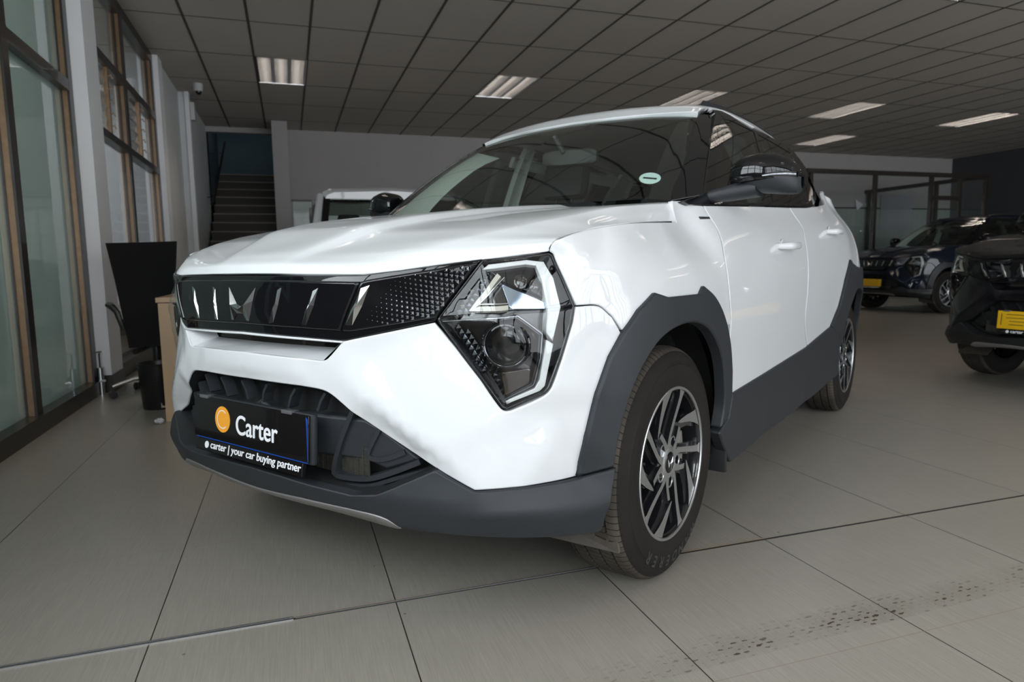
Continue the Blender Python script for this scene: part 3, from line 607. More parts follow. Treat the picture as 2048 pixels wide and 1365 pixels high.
M['sticker'] = pmat('licence_disc', (.62, .76, .75), .5)
M['red'] = pmat('red_lamp', (.25, .01, .01), .2, coat=1)
M['chrome2'] = pmat('smoked_chrome', (.22, .23, .25), .12, metal=1)
M['smoke'] = pmat('smoked_lens', (.03, .026, .022), .08, coat=1)
M['facet'] = pmat('silver_lamp_and_reflection', (.42, .50, .60), .2, metal=1)  # colour stands for a window reflection in the lens; also the pickup headlamps
M['bowl'] = pmat('lamp_bowl_black', (.012, .011, .010), .16, coat=.6)
M['brown'] = pmat('brown_gloss', (.020, .013, .010), .10, coat=.8)
M['ball'] = pmat('projector_glass', (.004, .004, .004), .03, spec=.5)
M['nut'] = pmat('lug_nut_black', (.03, .03, .035), .25, metal=.6)
M['clip'] = pmat('plate_clip', (.10, .10, .105), .25, coat=.6)
M['steel2'] = pmat('caliper_casting', (.33, .31, .29), .5, metal=.7, noise=.2)
M['mirrorback'] = pmat('mirror_shell', (.03, .03, .03), .6)
M['dusty'] = pmat('dusty_plastic', (.075, .065, .055), .7, noise=.4, nscale=30)
def tyre_mat():
    m, n, l, b = new_mat('tyre_tread'); b.inputs['Roughness'].default_value = .66; b.inputs['Specular IOR Level'].default_value = .12
    tc = n.new('ShaderNodeTexCoord'); sx = n.new('ShaderNodeSeparateXYZ'); l.new(tc.outputs['Object'], sx.inputs[0])
    def mt(op, a, c=None, v=None):
        k = n.new('ShaderNodeMath'); k.operation = op; l.new(a, k.inputs[0])
        if c is not None: l.new(c, k.inputs[1])
        if v is not None: k.inputs[1].default_value = v
        return k.outputs[0]
    at = mt('ARCTAN2', sx.outputs[2], sx.outputs[0]); rr = mt('SQRT', mt('ADD', mt('MULTIPLY', sx.outputs[0], sx.outputs[0]), mt('MULTIPLY', sx.outputs[2], sx.outputs[2])))
    nz = n.new('ShaderNodeTexNoise'); nz.inputs['Scale'].default_value = 60; l.new(tc.outputs['Object'], nz.inputs['Vector'])
    ph = mt('ADD', mt('MULTIPLY', at, v=52.0), mt('MULTIPLY', sx.outputs[1], v=38.0)); ph = mt('ADD', ph, mt('MULTIPLY', nz.outputs[0], v=1.0))
    si = mt('ABSOLUTE', mt('SINE', ph)); cut = mt('LESS_THAN', si, v=.17); tr = mt('GREATER_THAN', rr, v=.317); msk = mt('MULTIPLY', cut, tr)
    hgt = mt('SUBTRACT', nz.outputs[0], mt('MULTIPLY', msk, v=3.0)); bp = n.new('ShaderNodeBump'); bp.inputs['Distance'].default_value = .0012; bp.inputs['Strength'].default_value = .8
    l.new(hgt, bp.inputs['Height']); l.new(bp.outputs[0], b.inputs['Normal'])
    n2 = n.new('ShaderNodeTexNoise'); n2.inputs['Scale'].default_value = 7; n2.inputs['Detail'].default_value = 5; l.new(tc.outputs['Object'], n2.inputs['Vector'])
    mx = n.new('ShaderNodeMix'); mx.data_type = 'RGBA'; mx.inputs[6].default_value = (.013, .012, .0115, 1); mx.inputs[7].default_value = (.085, .074, .062, 1)
    dust = mt('MULTIPLY', mt('GREATER_THAN', rr, v=.322), mt('MULTIPLY', n2.outputs[0], v=1.25)); l.new(mt('ADD', dust, mt('MULTIPLY', n2.outputs[0], v=.12)), mx.inputs[0])
    mx2 = n.new('ShaderNodeMix'); mx2.data_type = 'RGBA'; mx2.inputs[7].default_value = (.01, .01, .01, 1); l.new(mx.outputs[2], mx2.inputs[6]); l.new(msk, mx2.inputs[0]); l.new(mx2.outputs[2], b.inputs['Base Color'])
    return m
M['tyre'] = tyre_mat()
M['trimgreen'] = pmat('pale_pillar_trim', (.66, .72, .67), .8)
M['yellow'] = pmat('yellow_print', (.80, .48, .01), .4)
def P_(surf, a, b, off=0): return Vector(surf.P(np.float64(a), np.float64(b)) + surf.N(np.float64(a), np.float64(b))*off)
def text_mb(txt, size, bold=.0, depth=.0006, sx=1.0, align='LEFT'):
    cu = bpy.data.curves.new('t', 'FONT'); cu.body = txt; cu.size = size; cu.offset = bold; cu.extrude = depth; cu.align_x = align; cu.offset = 0
    if FONT: cu.font = FONT; cu.resolution_u = 6
    o = bpy.data.objects.new('t', cu); COL.objects.link(o); bpy.context.view_layer.update()
    me = bpy.data.meshes.new_from_object(o.evaluated_get(bpy.context.evaluated_depsgraph_get()))
    v0 = [Vector((v.co.x*sx, v.co.y, v.co.z)) for v in me.vertices]; f0 = [tuple(p.vertices) for p in me.polygons]; vs = []; fs = []
    for i, (dx, dy) in enumerate(((0, 0), (bold, 0), (-bold, 0), (0, bold*.7), (0, -bold*.7)) if bold else ((0, 0),)):
        o_ = len(vs); vs += [Vector((v.x+dx, v.y+dy, v.z+i*.00012)) for v in v0]; fs += [tuple(k+o_ for k in f) for f in f0]
    bpy.data.objects.remove(o); bpy.data.curves.remove(cu); bpy.data.meshes.remove(me)
    return vs, fs
def FR(x, y, z):  # a frame looking forward: right = +y, up = +z, out = +x
    return Matrix(((0, 0, 1, x), (1, 0, 0, y), (0, 1, 0, z), (0, 0, 0, 1)))
def raised(mb, surf, path, w, h, base=0, taper=.8):
    """a rib standing on a surface along a path given in its coordinates"""
    pts = [np.array(p[:2], float) for p in path]; n = len(pts); rows = []
    for i in range(n):
        a = pts[max(0, i-1)]; b = pts[min(n-1, i+1)]; d0 = pts[i]-a; d1 = b-pts[i]
        d0 = d0/np.linalg.norm(d0) if np.linalg.norm(d0) > 1e-9 else d1/np.linalg.norm(d1); d1 = d1/np.linalg.norm(d1) if np.linalg.norm(d1) > 1e-9 else d0
        t = d0+d1; t /= np.linalg.norm(t); nn = np.array([-t[1], t[0]]); k = 1/max(.6, abs(nn @ np.array([-d0[1], d0[0]])))
        rows.append([P_(surf, *(pts[i]+nn*s*w/2*k*q), base+e) for s, q, e in ((-1, 1, 0), (-1, taper, h), (1, taper, h), (1, 1, 0))])
    vs = [v for r in rows for v in r]; fs = [(i*4+k, i*4+k+1, i*4+4+k+1, i*4+4+k) for i in range(n-1) for k in range(3)]
    fs += [(0, 1, 2, 3), tuple((n-1)*4+k for k in (3, 2, 1, 0))]
    mb.add(vs, fs); return mb
def both(mb, fn):
    """run a builder for the left side and add the mirrored right side"""
    v0, f0 = len(mb.v), len(mb.f); fn(mb); nv = len(mb.v)
    vs = [(x, -y, z) for x, y, z in mb.v[v0:nv]]; fs = [tuple(i-v0 for i in f)[::-1] for f in mb.f[f0:]]; sm = mb.sm[f0:]
    o = len(mb.v); mb.v += vs; mb.f += [tuple(i+o for i in f) for f in fs]; mb.sm += sm; mb.mi += mb.mi[f0:f0+len(fs)]
def build_body(car):
    w = M['white']
    panel('bumper', BODY, D['bumper'], w, car, rnd=.004, mirror='join', seam='a')
    panel('fender', BODY, D['fender'], w, car, rnd=.003, mirror='copy')
    panel('front_door', BODY, D['door_front'], w, car, rnd=.003, mirror='copy')
    panel('rear_door', BODY, D['door_rear'], w, car, rnd=.003, mirror='copy')
    panel('quarter_panel', BODY, D['quarter'], w, car, rnd=.003, mirror='copy')
    panel('tailgate', BODY, D['tailgate'], w, car, rnd=.003, mirror='join', seam='a_')
    panel('hood', HOOD, D['hood'], w, car, rnd=.004, mirror='join', seam='b')
    panel('roof', ROOF, D['roof'], w, car, rnd=.004, mirror='join', seam='b', thick=.02)
    panel('roof_side_rail', ROOF, D['cant'], w, car, rnd=.003, lift=.003, mirror='copy')
    panel('wheel_arch_cladding', BODY, D['arch_front'], M['matte'], car, lift=.014, thick=.03, rnd=.007, mirror='copy')
    panel('wheel_arch_cladding', BODY, D['arch_rear'], M['matte'], car, lift=.014, thick=.03, rnd=.007, mirror='copy')
    panel('side_skirt', BODY, D['skirt'], M['matte'], car, lift=.012, thick=.03, rnd=.007, mirror='copy')
    panel('lower_bumper', LOW, D['low'], M['matte'], car, lift=0, thick=.02, rnd=.005, mirror='join', seam='a')
    panel('skid_plate', LOW, D['skid'], M['skid'], car, lift=.001, thick=.01, rnd=.003, mirror='join', seam='a')
def clip_b(L): return [p[:2] for p in L]
def build_front(car):
    gl = M['gloss']
    fr = panel('grille', BODY, D['grille_frame'], gl, car, lift=-.003, thick=.03, rnd=.003, mirror='join', seam='a')
    panel('grille_panel', BODY, D['grille_mid'], gl, fr, lift=.004, thick=.006, rnd=.006, mirror='join', seam='a')
    gs = panel('grille_wing', BODY, D['grille_side'], gl, fr, lift=.003, thick=.006, rnd=.006, mirror='copy')
    panel('grille_lip', BODY, D['grille_lip'], M['white'], car, lift=.003, thick=.02, rnd=.002, mirror='join', seam='a')
    # small pyramids growing towards the lamp
    A = np.array(clip_b(D['grille_side'])); far = np.array(A[4]); near = np.array(A[0])
    def pyr(mb):
        lo = A.min(0); hi = A.max(0); du, dz = .0118, .0112
        d = A[3]-A[4]; ref = A[4]; nv = np.array([d[1], -d[0]]); nv /= np.linalg.norm(nv)
        for i in range(-4, 26):
            for j in range(-2, 16):
                p = np.array([hi[0]-.004-i*du, lo[1]+.004+j*dz+i*.0022+.004*(i % 2)*0]); 
                if not inside(p[None], A)[0]: continue
                e, _ = bdist(p[None], A)
                if e[0] < .005: continue
                dist = abs((p-ref) @ nv) + max(0, (j*dz-.10)*.2)
                s = .0052*(1-dist/.15)
                if s < .0007: continue
                c = P_(BODY, p[0], p[1], .004+s*.75); q = [P_(BODY, p[0]+a*s, p[1]+b*s, .0035) for a, b in ((-1, -1), (1, -1), (1, 1), (-1, 1))]
                mb.add(q+[c], [(0, 1, 4), (1, 2, 4), (2, 3, 4), (3, 0, 4)])
    mb = MB(); pyr(mb); t = mb.build('diamond_texture', M['chrome2'], gs[0]); mirror_mesh(t, 'diamond_texture', gs[1])
    # chrome blades: folded parallelograms
    for k in ('slat1', 'slat2', 'slat3'):
        L = np.array(clip_b(D[k])); mb = MB()
        tl, tr, mr, br, bl, ml, ml2 = [P_(BODY, a, b, .004) for a, b in L]
        ct = P_(BODY, *((L[0]+L[1])/2), .006); cb = P_(BODY, *((L[3]+L[4])/2), .009)
        cm = P_(BODY, *(L[2]*.35+L[5]*.65), .0085); cm2 = P_(BODY, *(L[2]*.4+L[6]*.6), .0075)
        V = [tl, tr, mr, br, bl, ml, ml2, cm, cm2]
        mb.add(V, [(0, 8, 1), (0, 6, 8), (1, 8, 7, 2), (6, 5, 7, 8), (5, 4, 7), (4, 3, 7), (3, 2, 7)])
        s = mb.build('grille_slat', M['chrome'], fr); mirror_mesh(s, 'grille_slat', fr)
    L = np.array(clip_b(D['emblem'])); L[1:7, 0] -= .0125; mb = MB()
    def emb(mb):
        c0, q1, tip, r1, br, bl, q2, c1 = [P_(BODY, a, b, .005) for a, b in L]
        ridge = P_(BODY, *(L[2]*.15+L[3]*.55+L[4]*.1+L[6]*.2), .014); mid = P_(BODY, *(L[1]*.3+L[6]*.3+L[3]*.4), .016); cc = P_(BODY, 0, (L[0][1]+L[7][1])/2, .012)
        mb.add([c0, q1, tip, r1, br, bl, q2, c1, mid, cc], [(0, 9, 8, 1), (1, 8, 2), (2, 8, 3), (3, 8, 4), (4, 8, 5), (5, 8, 6), (6, 8, 9, 7)])
    both(mb, emb); mb.build('emblem', M['chrome'], fr)
    # slot under the grille: white ledge and dark back
    kb = D['grille_lip']; mb = MB()
    top = [(0, D['grille_frame'][10][1]), tuple(D['grille_frame'][9]), tuple(D['grille_frame'][8])]
    lo = [D['bumper'][0], D['bumper'][1], D['bumper'][2], D['bumper'][4]]
    def ledge(mb):
        f = [P_(BODY, p[0], p[1], -.002) for p in lo]; b = [Vector((x, y, z)) for x, y, z in ((.722, 0, .712), (.712, .22, .712), (.706, .262, .712), (.70, .292, .735))]
        mb.add(f+b, [(0, 1, 5, 4), (1, 2, 6, 5), (2, 3, 7, 6)])
    both(mb, ledge); mb.build('bumper_ledge', M['white'], car, recalc=False)
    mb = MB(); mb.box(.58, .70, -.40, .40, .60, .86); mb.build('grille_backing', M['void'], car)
    mb = MB(); mb.box(.700, .704, -.25, .22, .66, .735)
    for k in range(7): mb.box(.704, .706, -.25, .22, .662+k*.0105, .6655+k*.0105)
    for y in (-.10, .14): mb.box(.704, .712, y, y+.012, .66, .735)
    mb.build('condenser', M['rad'], car)
def build_intake(car):
    ins = M['dark']
    # backing sheet just behind everything, so that nothing shows through
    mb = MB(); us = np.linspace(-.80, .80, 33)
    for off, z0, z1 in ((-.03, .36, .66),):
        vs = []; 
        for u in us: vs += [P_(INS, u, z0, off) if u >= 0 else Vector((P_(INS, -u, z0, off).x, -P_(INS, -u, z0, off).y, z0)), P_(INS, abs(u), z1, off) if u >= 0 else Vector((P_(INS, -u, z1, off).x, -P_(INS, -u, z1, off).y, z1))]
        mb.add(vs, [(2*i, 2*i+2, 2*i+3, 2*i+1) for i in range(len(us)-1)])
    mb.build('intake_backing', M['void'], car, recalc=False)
    mb = MB(); mb.box(.712, .716, -.38, .38, .395, .475)
    for k in range(9): mb.box(.716, .7175, -.38, .38, .398+k*.0088, .4005+k*.0088)
    for k in range(40): mb.box(.716, .7185, -.38+k*.0195, -.377+k*.0195, .396, .475)
    mb.build('radiator', M['rad'], car)
    bar = panel('intake_bar', INS, D['bar_mid'], M['matte'], car, lift=.004, thick=.03, rnd=.008, mirror='join', seam='a')
    # the lining that runs from the white edge into the opening
    mb = MB()
    def lining(mb):
        E_ = [p[:2] for p in D['intake_edge']]; P = resample([np.array(p) for p in E_], .02, closed=False)
        f = [P_(BODY, p[0], p[1], -.004) for p in P]; b = [Vector((q.x-.05, q.y*.975, q.z+.0)) for q in f]; n = len(f)
        mb.add(f+b, [(i, i+1, n+i+1, n+i) for i in range(n-1)])
    both(mb, lining); mb.build('intake_lining', M['dark'], car, recalc=False)
    mb = MB()
    def lip(mb):
        E_ = [p[:2] for p in D['low'][:6]]; P = resample([np.array(p) for p in E_], .02, closed=False)
        f = [P_(LOW, p[0], p[1], -.003) for p in P]; b = [Vector((q.x-.075, q.y*.96, q.z+.012)) for q in f]; n = len(f)
        mb.add(f+b, [(i, i+1, n+i+1, n+i) for i in range(n-1)])
    both(mb, lip); mb.build('intake_floor', M['dark'], car, recalc=False)
    for k, w_, h_ in (('rib_a', .016, .022), ('rib_b', .014, .02), ('rib_c', .012, .02)):
        mb = MB(); raised(mb, INS, [p[:2] for p in spline_path([q + (1,) if 0 < i < len(D[k])-1 else q for i, q in enumerate(D[k])])[:-1] if True], w_, h_, -.01)
        o = mb.build('intake_rib', M['matte'], car); mirror_mesh(o, 'intake_rib', car)
    # short slanting ribs along the top
    T = D['rib_t']
    for i in range(3):
        mb = MB(); raised(mb, INS, T[i*3:i*3+3], .009, .03, -.012); o = mb.build('intake_rib', M['matte'], car); mirror_mesh(o, 'intake_rib', car)
def build_plate(car):
    F = FR(.7975, 0, .4957) @ Matrix.Rotation(math.radians(-3.8), 4, 'X')
    p = MB(); p.box(-.259, .259, -.0585, .0585, -.006, .0, F, bev=.0028); pl = p.build('number_plate', M['plate'], car)
    tag(pl, 'black dealer number plate lettered Carter'); 
    b = MB(); b.box(-.262, .268, -.064, .062, -.022, -.0065, F, bev=.005); b.build('plate_holder', M['matte'], pl)
    b = MB(); b.box(-.245, .259, -.0592, -.0567, .0002, .0006, F)
    b.add([F @ Vector(v) for v in ((.249, .055, .0004), (.257, .050, .0004), (.2595, -.055, .0004), (.2575, -.055, .0004), (.252, .03, .0004))], [(0, 4, 3, 2, 1)])
    b.build('plate_blue_line', M['blue'], pl)
    b = MB(); Mc = F @ Matrix.Translation((-.113, .004, 0)); b.prism([(.036*math.cos(a), .036*math.sin(a)) for a in np.linspace(0, 2*PI, 49)[:-1]], .0002, .0010, Mc); b.build('logo_disc', M['orange'], pl)
    b = MB(); pts = [(.0245*math.cos(a), .0245*math.sin(a)) for a in np.linspace(math.radians(48), math.radians(312), 30)]
    so = strip_outline(pts, .0026); n = len(pts)
    b.add([Mc @ Vector((x, y, .0013)) for x, y in so], [(i, i+1, 2*n-2-i, 2*n-1-i) for i in range(n-1)]); b.build('logo_letter', M['print'], pl)
    vs, fs = text_mb('Carter', .074, .0013, .0003, .92); b = MB(); b.add([F @ Matrix.Translation((-.050, -.0265, .0008)) @ v for v in vs], fs); b.build('plate_lettering', M['print'], pl, recalc=False)
    # slanted strip below with the slogan
    F2 = F @ Matrix.Translation((0, -.0605, 0)) @ Matrix.Rotation(math.radians(-8), 4, 'X')
    b = MB(); b.box(-.243, .240, -.034, .0, -.012, .0015, F2, bev=.003); st = b.build('slogan_strip', M['plate'], pl)
    vs, fs = text_mb('carter | your car buying partner', .0285, .00055, .0002, .86); w_ = max(v.x for v in vs); k = .405/w_
    b = MB(); b.add([F2 @ Matrix.Translation((-.168, -.0225, .0018)) @ Vector((v.x*k, v.y, v.z)) for v in vs], fs); 
    b.prism([(-.187+.0098*math.cos(a), -.0155+.0098*math.sin(a)) for a in np.linspace(0, 2*PI, 25)[:-1]], .0016, .0022, F2); b.build('slogan_lettering', M['print'], st, recalc=False)
    for y in (-.205, .175):
        b = MB(); b.box(y-.02, y+.02, .054, .064, -.02, .004, F, bev=.002); b.build('plate_clip', M['clip'], pl)
def build_lamp(car):
    def both_p(name, key, m, parent, **k):
        L, R_ = parent; a = panel(name, BODY, D[key], m, L, **k); b = mirror_mesh(a, name, R_); return a, b
    H = panel('headlamp', BODY, D['hl'], M['gloss'], car, lift=-.002, thick=.06, rnd=.003, mirror='copy', holes=[[(a, b) for a, b in shrink(D['hl'], .006)]])
    both_p('lamp_bowl', 'hl_in', M['bowl'], H, lift=-.037, thick=0, rnd=0)
    both_p('upper_lens', 'hl_up', M['lens'], H, lift=.0, thick=0, rnd=.006, drop=.004)
    both_p('lower_lens', 'hl_lo', M['lens'], H, lift=.0, thick=0, rnd=.006, drop=.004)
    both_p('light_guide', 'drl_up', M['drl'], H, lift=-.012, thick=.03, rnd=.002)
    both_p('light_guide', 'drl_lo', M['drl'], H, lift=-.012, thick=.03, rnd=.002)
    both_p('painted_reflection', 'hl_reflection', M['facet'], H, lift=-.022, thick=.006, rnd=.001)  # window reflection on the lens shelf, put in as a pale blue metal facet
    both_p('lamp_module', 'hl_mod', M['gloss'], H, lift=-.028, thick=.02, rnd=.006)
    def cp(name, mb, m):
        a = mb.build(name, m, H[0]); mirror_mesh(a, name, H[1]); return a
    tri = [p[:2] for p in D['hl_tri']]
    mb = MB(); raised(mb, BODY, resample([np.array(p) for p in tri], .02, closed=False), .013, .014, -.03); cp('triangle_trim', mb, M['cream'])
    mb = MB(); inn = [np.array(p)+np.array(q) for p, q in zip(tri, ((.012, -.006), (.0165, .011), (0, .009)))]; raised(mb, BODY, resample(inn, .02, closed=False), .0022, .016, -.03); cp('triangle_edge', mb, M['chrome'])
    # LED modules of the upper lamp
    mb = MB()
    for a, b in [p[:2] for p in D['hl_leds']]:
        c = P_(BODY, a, b, -.02); n = Vector(BODY.N(np.float64(a), np.float64(b))); q = n.to_track_quat('Z', 'Y').to_matrix().to_4x4(); q.translation = c
        for r, z in ((.017, 0),): 
            vs = [q @ Vector((rr*math.cos(t)*.85, rr*math.sin(t), zz)) for rr, zz in ((.017, -.01), (.017, .002), (.0145, .003), (.012, -.002), (.006, .001), (0.0005, .002)) for t in np.linspace(0, 2*PI, 25)[:-1]]
            mb.add(vs, [(i*24+j, i*24+(j+1) % 24, (i+1)*24+(j+1) % 24, (i+1)*24+j) for i in range(5) for j in range(24)], True)
    cp('led_module', mb, M['smoke'])
    # projector lamp
    a, b = D['hl_proj'][0][:2]; c = P_(BODY, a, b, -.030); n = (Vector(BODY.N(np.float64(a), np.float64(b))) + Vector((1.2, .15, 0))).normalized()
    q = n.to_track_quat('Z', 'Y').to_matrix().to_4x4(); q.translation = c
    def lat(prof, m, name):
        mb = MB(); vs = [q @ Vector((r*math.cos(t), r*math.sin(t), z)) for r, z in prof for t in np.linspace(0, 2*PI, 49)[:-1]]; k = len(prof)
        mb.add(vs, [(i*48+j, i*48+(j+1) % 48, (i+1)*48+(j+1) % 48, (i+1)*48+j) for i in range(k-1) for j in range(48)], True); return cp(name, mb, m)
    lat([(.0475, .008), (.0485, .0125), (.0497, .0135), (.0508, .0125), (.0515, .008)], M['chrome2'], 'projector_bezel')
    lat([(.056, -.03), (.056, .012), (.053, .016), (.050, .013), (.048, .010), (.0465, .013), (.043, .014), (.040, .008), (.038, -.012)], M['gloss'], 'projector_ring')
    lat([(.0375*math.cos(t), .012*math.sin(t)-.014) for t in np.linspace(0, PI/2*.999, 14)], M['ball'], 'projector_lens')
    both_p('projector_shield', 'hl_shield', M['brown'], H, lift=-.012, thick=.03, rnd=.003)
    mb = MB(); raised(mb, BODY, resample([np.array(p[:2]) for p in D['hl_line'][:6]], .02, closed=False), .0025, .018, -.03); cp('lamp_edge', mb, M['chrome2'])
    mb = MB(); raised(mb, BODY, resample([np.array(p[:2]) for p in D['hl_line'][:6]], .02, closed=False), .012, .012, -.03); cp('lamp_bezel', mb, M['gloss'])
    # faceted texture beside the lenses
    mb = MB()
    for key in ('hl_tex', 'hl_tex2'):
        A = np.array([p[:2] for p in D[key]]); lo = A.min(0); hi = A.max(0); s = .0075
        for i in range(40):
            for j in range(40):
                p = np.array([lo[0]+i*.0155+(j % 2)*.0078, lo[1]+j*.012])
                if p[0] > hi[0] or p[1] > hi[1] or not inside(p[None], A)[0]: continue
                q_ = [P_(BODY, p[0]+x*s, p[1]+y*s*1.3, -.03) for x, y in ((-1, 0), (0, -1), (1, 0), (0, 1))]
                mb.add(q_+[P_(BODY, p[0], p[1], -.022)], [(0, 1, 4), (1, 2, 4), (2, 3, 4), (3, 0, 4)])
    cp('lamp_texture', mb, M['chrome2'])
def shrink(L, r):
    l = np.array([p[:2] for p in L]); 
    if area2(l) < 0: l = l[::-1]
    dn = np.roll(l, -1, 0)-l; dn /= np.linalg.norm(dn, axis=1)[:, None]; dp = np.roll(dn, 1, 0)
    nn = np.stack([-dn[:, 1], dn[:, 0]], 1); npv = np.stack([-dp[:, 1], dp[:, 0]], 1); b = nn+npv; b /= np.linalg.norm(b, axis=1)[:, None]
    k = 1/np.maximum(.5, (b*nn).sum(1)); return [tuple(p) for p in l + b*(k*r)[:, None]]
def build_cabin(car):
    panel('windscreen', WS, D['ws_glass'], M['ws'], car, lift=0, thick=0, rnd=0, mirror='join', seam='b')
    panel('windscreen_pillar', WS, D['pillar_a'], M['gloss'], car, lift=.004, thick=.02, rnd=.003, mirror='copy')
    L = [p[:2] for p in D['side_black']]
    o = panel('window_frame', SIDE, D['side_black'], M['gloss'], car, lift=0, thick=.015, rnd=.003, mirror='copy', holes=[D['glass_front'], D['glass_rear']])
    for i, k in enumerate(('glass_front', 'glass_rear')):
        g = panel('side_window', SIDE, D[k], M['privacy'], o[0], lift=-.003, thick=0, rnd=0); mirror_mesh(g, 'side_window', o[1])
    # black band and mirror housing along the top of the windscreen
    b0, b1 = .0, .60
    top = [(a, b) for a, b in [p[:2] for p in D['ws_glass']][-3:]]
    ta = top[1][0]; 
    panel('windscreen_band', WS, [(ta+.0, 0), (ta, .31), (D['ws_glass'][-3][0]-.005, .555), (D['ws_glass'][-3][0]-.06, .555), (ta-.035, .30), (ta-.035, .18), (ta-.10, .07), (ta-.11, 0)], M['gloss'], car, lift=-.004, thick=0, rnd=0, mirror='join', seam='b')
    panel('windscreen_band', WS, [(.02, 0), (.02, .6), (.09, .575), (.045, .50), (.04, .3), (.04, 0)], M['gloss'], car, lift=-.004, thick=0, rnd=0, mirror='join', seam='b')
    panel('headliner', ROOF, [(.22, 0), (.22, .50), (.30, .52), (1.9, .50), (1.95, 0)], M['headliner'], car, lift=-.045, thick=0, rnd=0, mirror='join', seam='b')
    mb = MB()
    def ptrim(mb):
        n = 9; A_ = [P_(WS, .10+.62*i/(n-1), .520-.03*(i/(n-1)), -.014) for i in range(n)]; w_ = [.20, .17, .145, .13, .12, .115, .11, .12, .15]
        B_ = [a + Vector((-w, -.02, -.01)) for a, w in zip(A_, w_)]; mb.add(A_+B_, [(i, i+1, n+i+1, n+i) for i in range(n-1)], True)
    both(mb, ptrim); panel('windscreen_band', WS, [(.06, .505), (.12, .505), (.74, .475), (.76, .545), (.45, .60), (.06, .64)], M['gloss'], car, lift=-.006, thick=0, rnd=0, mirror='copy'); mb.build('pillar_trim', M['trimgreen'], car, recalc=False)
    panel('pillar_trim', SIDE, [(1.10, -.02), (1.20, -.02), (1.16, .60), (1.10, .60)], M['headliner'], car, lift=-.05, thick=.03, rnd=.01, mirror='copy')
    panel('roof_trim', SIDE, [(1.05, .40), (2.2, .38), (2.2, .48), (1.05, .48)], M['headliner'], car, lift=-.045, thick=.02, rnd=.01, mirror='copy')
    panel('pillar_trim', SIDE, [(2.02, .0), (2.5, .0), (2.5, .45), (2.25, .52)], M['headliner'], car, lift=-.04, thick=.02, rnd=.01, mirror='copy')
    # door lining, dashboard, seats
    mb = MB()
    for s in (-1, 1): mb.box(-2.3, -.30, s*.71-.03, s*.71+.03, .35, 1.04, bev=.015)
    mb.build('door_lining', M['dash'], car)
    mb = MB(); mb.box(-.72, -.22, -.72, .72, .78, 1.06, bev=.05); mb.box(-.70, -.35, -.60, -.20, 1.02, 1.10, bev=.03); mb.build('dashboard', M['dash'], car)
    mb = MB(); Ms = Matrix.Translation((-.82, -.38, 1.0)) @ Matrix.Rotation(math.radians(68), 4, 'Y')
    mb.tube([Ms @ Vector((.185*math.cos(t), .185*math.sin(t), 0)) for t in np.linspace(0, 2*PI, 37)[:-1]], .014, 8, closed=True)
    mb.box(-.05, .05, -.06, .06, -.02, .02, Ms, bev=.01)
    for t in (0, 2.2, 4.1): mb.bar(Ms @ Vector((0, 0, 0)), Ms @ Vector((.18*math.cos(t), .18*math.sin(t), 0)), .03, .012)
    mb.build('steering_wheel', M['dash'], car)
    def seat(x, y, w_=.25):
        mb = MB(); mb.box(x-.02, x+.5, y-w_, y+w_, .52, .68, bev=.05)
        Mt = Matrix.Translation((x+.02, y, .62)) @ Matrix.Rotation(math.radians(-14), 4, 'Y'); mb.box(-.07, .07, -w_, w_, 0, .62, Mt, bev=.055)
        s = mb.build('seat', M['seat'], car); mh = MB(); mh.box(-.05, .05, -.13, .13, .65, .86, Mt, bev=.045)
        for k in (-.05, .05): mh.tube([Mt @ Vector((0, k, .55)), Mt @ Vector((0, k, .70))], .006, 6)
        mh.build('head_restraint', M['seat'], s)
    seat(-1.25, -.36); seat(-1.25, .36)
    mb = MB(); mb.box(-2.15, -1.7, -.6, .6, .52, .70, bev=.05); mb.box(-2.28, -2.12, -.6, .6, .6, 1.15, bev=.05); s = mb.build('rear_bench', M['seat'], car)
    for y in (-.36, .36): mh = MB(); mh.box(-2.28, -2.19, y-.12, y+.12, 1.17, 1.32, bev=.04); mh.build('head_restraint', M['seat'], s)
    mb = MB(); Mv = Matrix.Translation((-.74, .07, 1.356)) @ Matrix.Rotation(math.radians(12), 4, 'Z'); loft(mb, [[Mv @ Vector((xx, .125*k*f, .036*m*f)) for k, m in [(math.copysign(abs(math.cos(t))**.5, math.cos(t)), math.copysign(abs(math.sin(t))**.5, math.sin(t))) for t in np.linspace(0, 2*PI, 33)[:-1]]] for xx, f in ((-.012, .93), (-.006, 1), (.01, .97), (.02, .8))]); mb.tube([Mv @ Vector((.02, -.02, .02)), Mv @ Vector((.03, -.06, .09))], .012, 8); mb.build('rear_view_mirror', M['mirrorback'], car)
    # licence disc and wipers
    a = Vector((-.588, .505, 1.2)); n = Vector((.64, .10, .76)).normalized()
    c, nn = P_(WS, *_ws_disc), Vector(WS.N(np.float64(_ws_disc[0]), np.float64(_ws_disc[1])))
    q = Matrix((Vector((0, 1, 0)).cross(nn).normalized(), )*1) if False else None
    right = Vector((-.15, 1, 0)); right = (right - nn*right.dot(nn)).normalized(); up = nn.cross(right)
    Md = Matrix(((right.x, up.x, nn.x, c.x), (right.y, up.y, nn.y, c.y), (right.z, up.z, nn.z, c.z), (0, 0, 0, 1)))
    mb = MB(); mb.prism([(.037*math.cos(t), .037*math.sin(t)) for t in np.linspace(0, 2*PI, 41)[:-1]], -.004, -.003, Md); dsc = mb.build('licence_disc', M['sticker'], car); tag(dsc, 'pale green round licence disc')
    mb = MB(); mb.box(-.024, .024, -.006, .004, -.003, -.0026, Md); mb.build('disc_barcode', M['dark'], dsc)
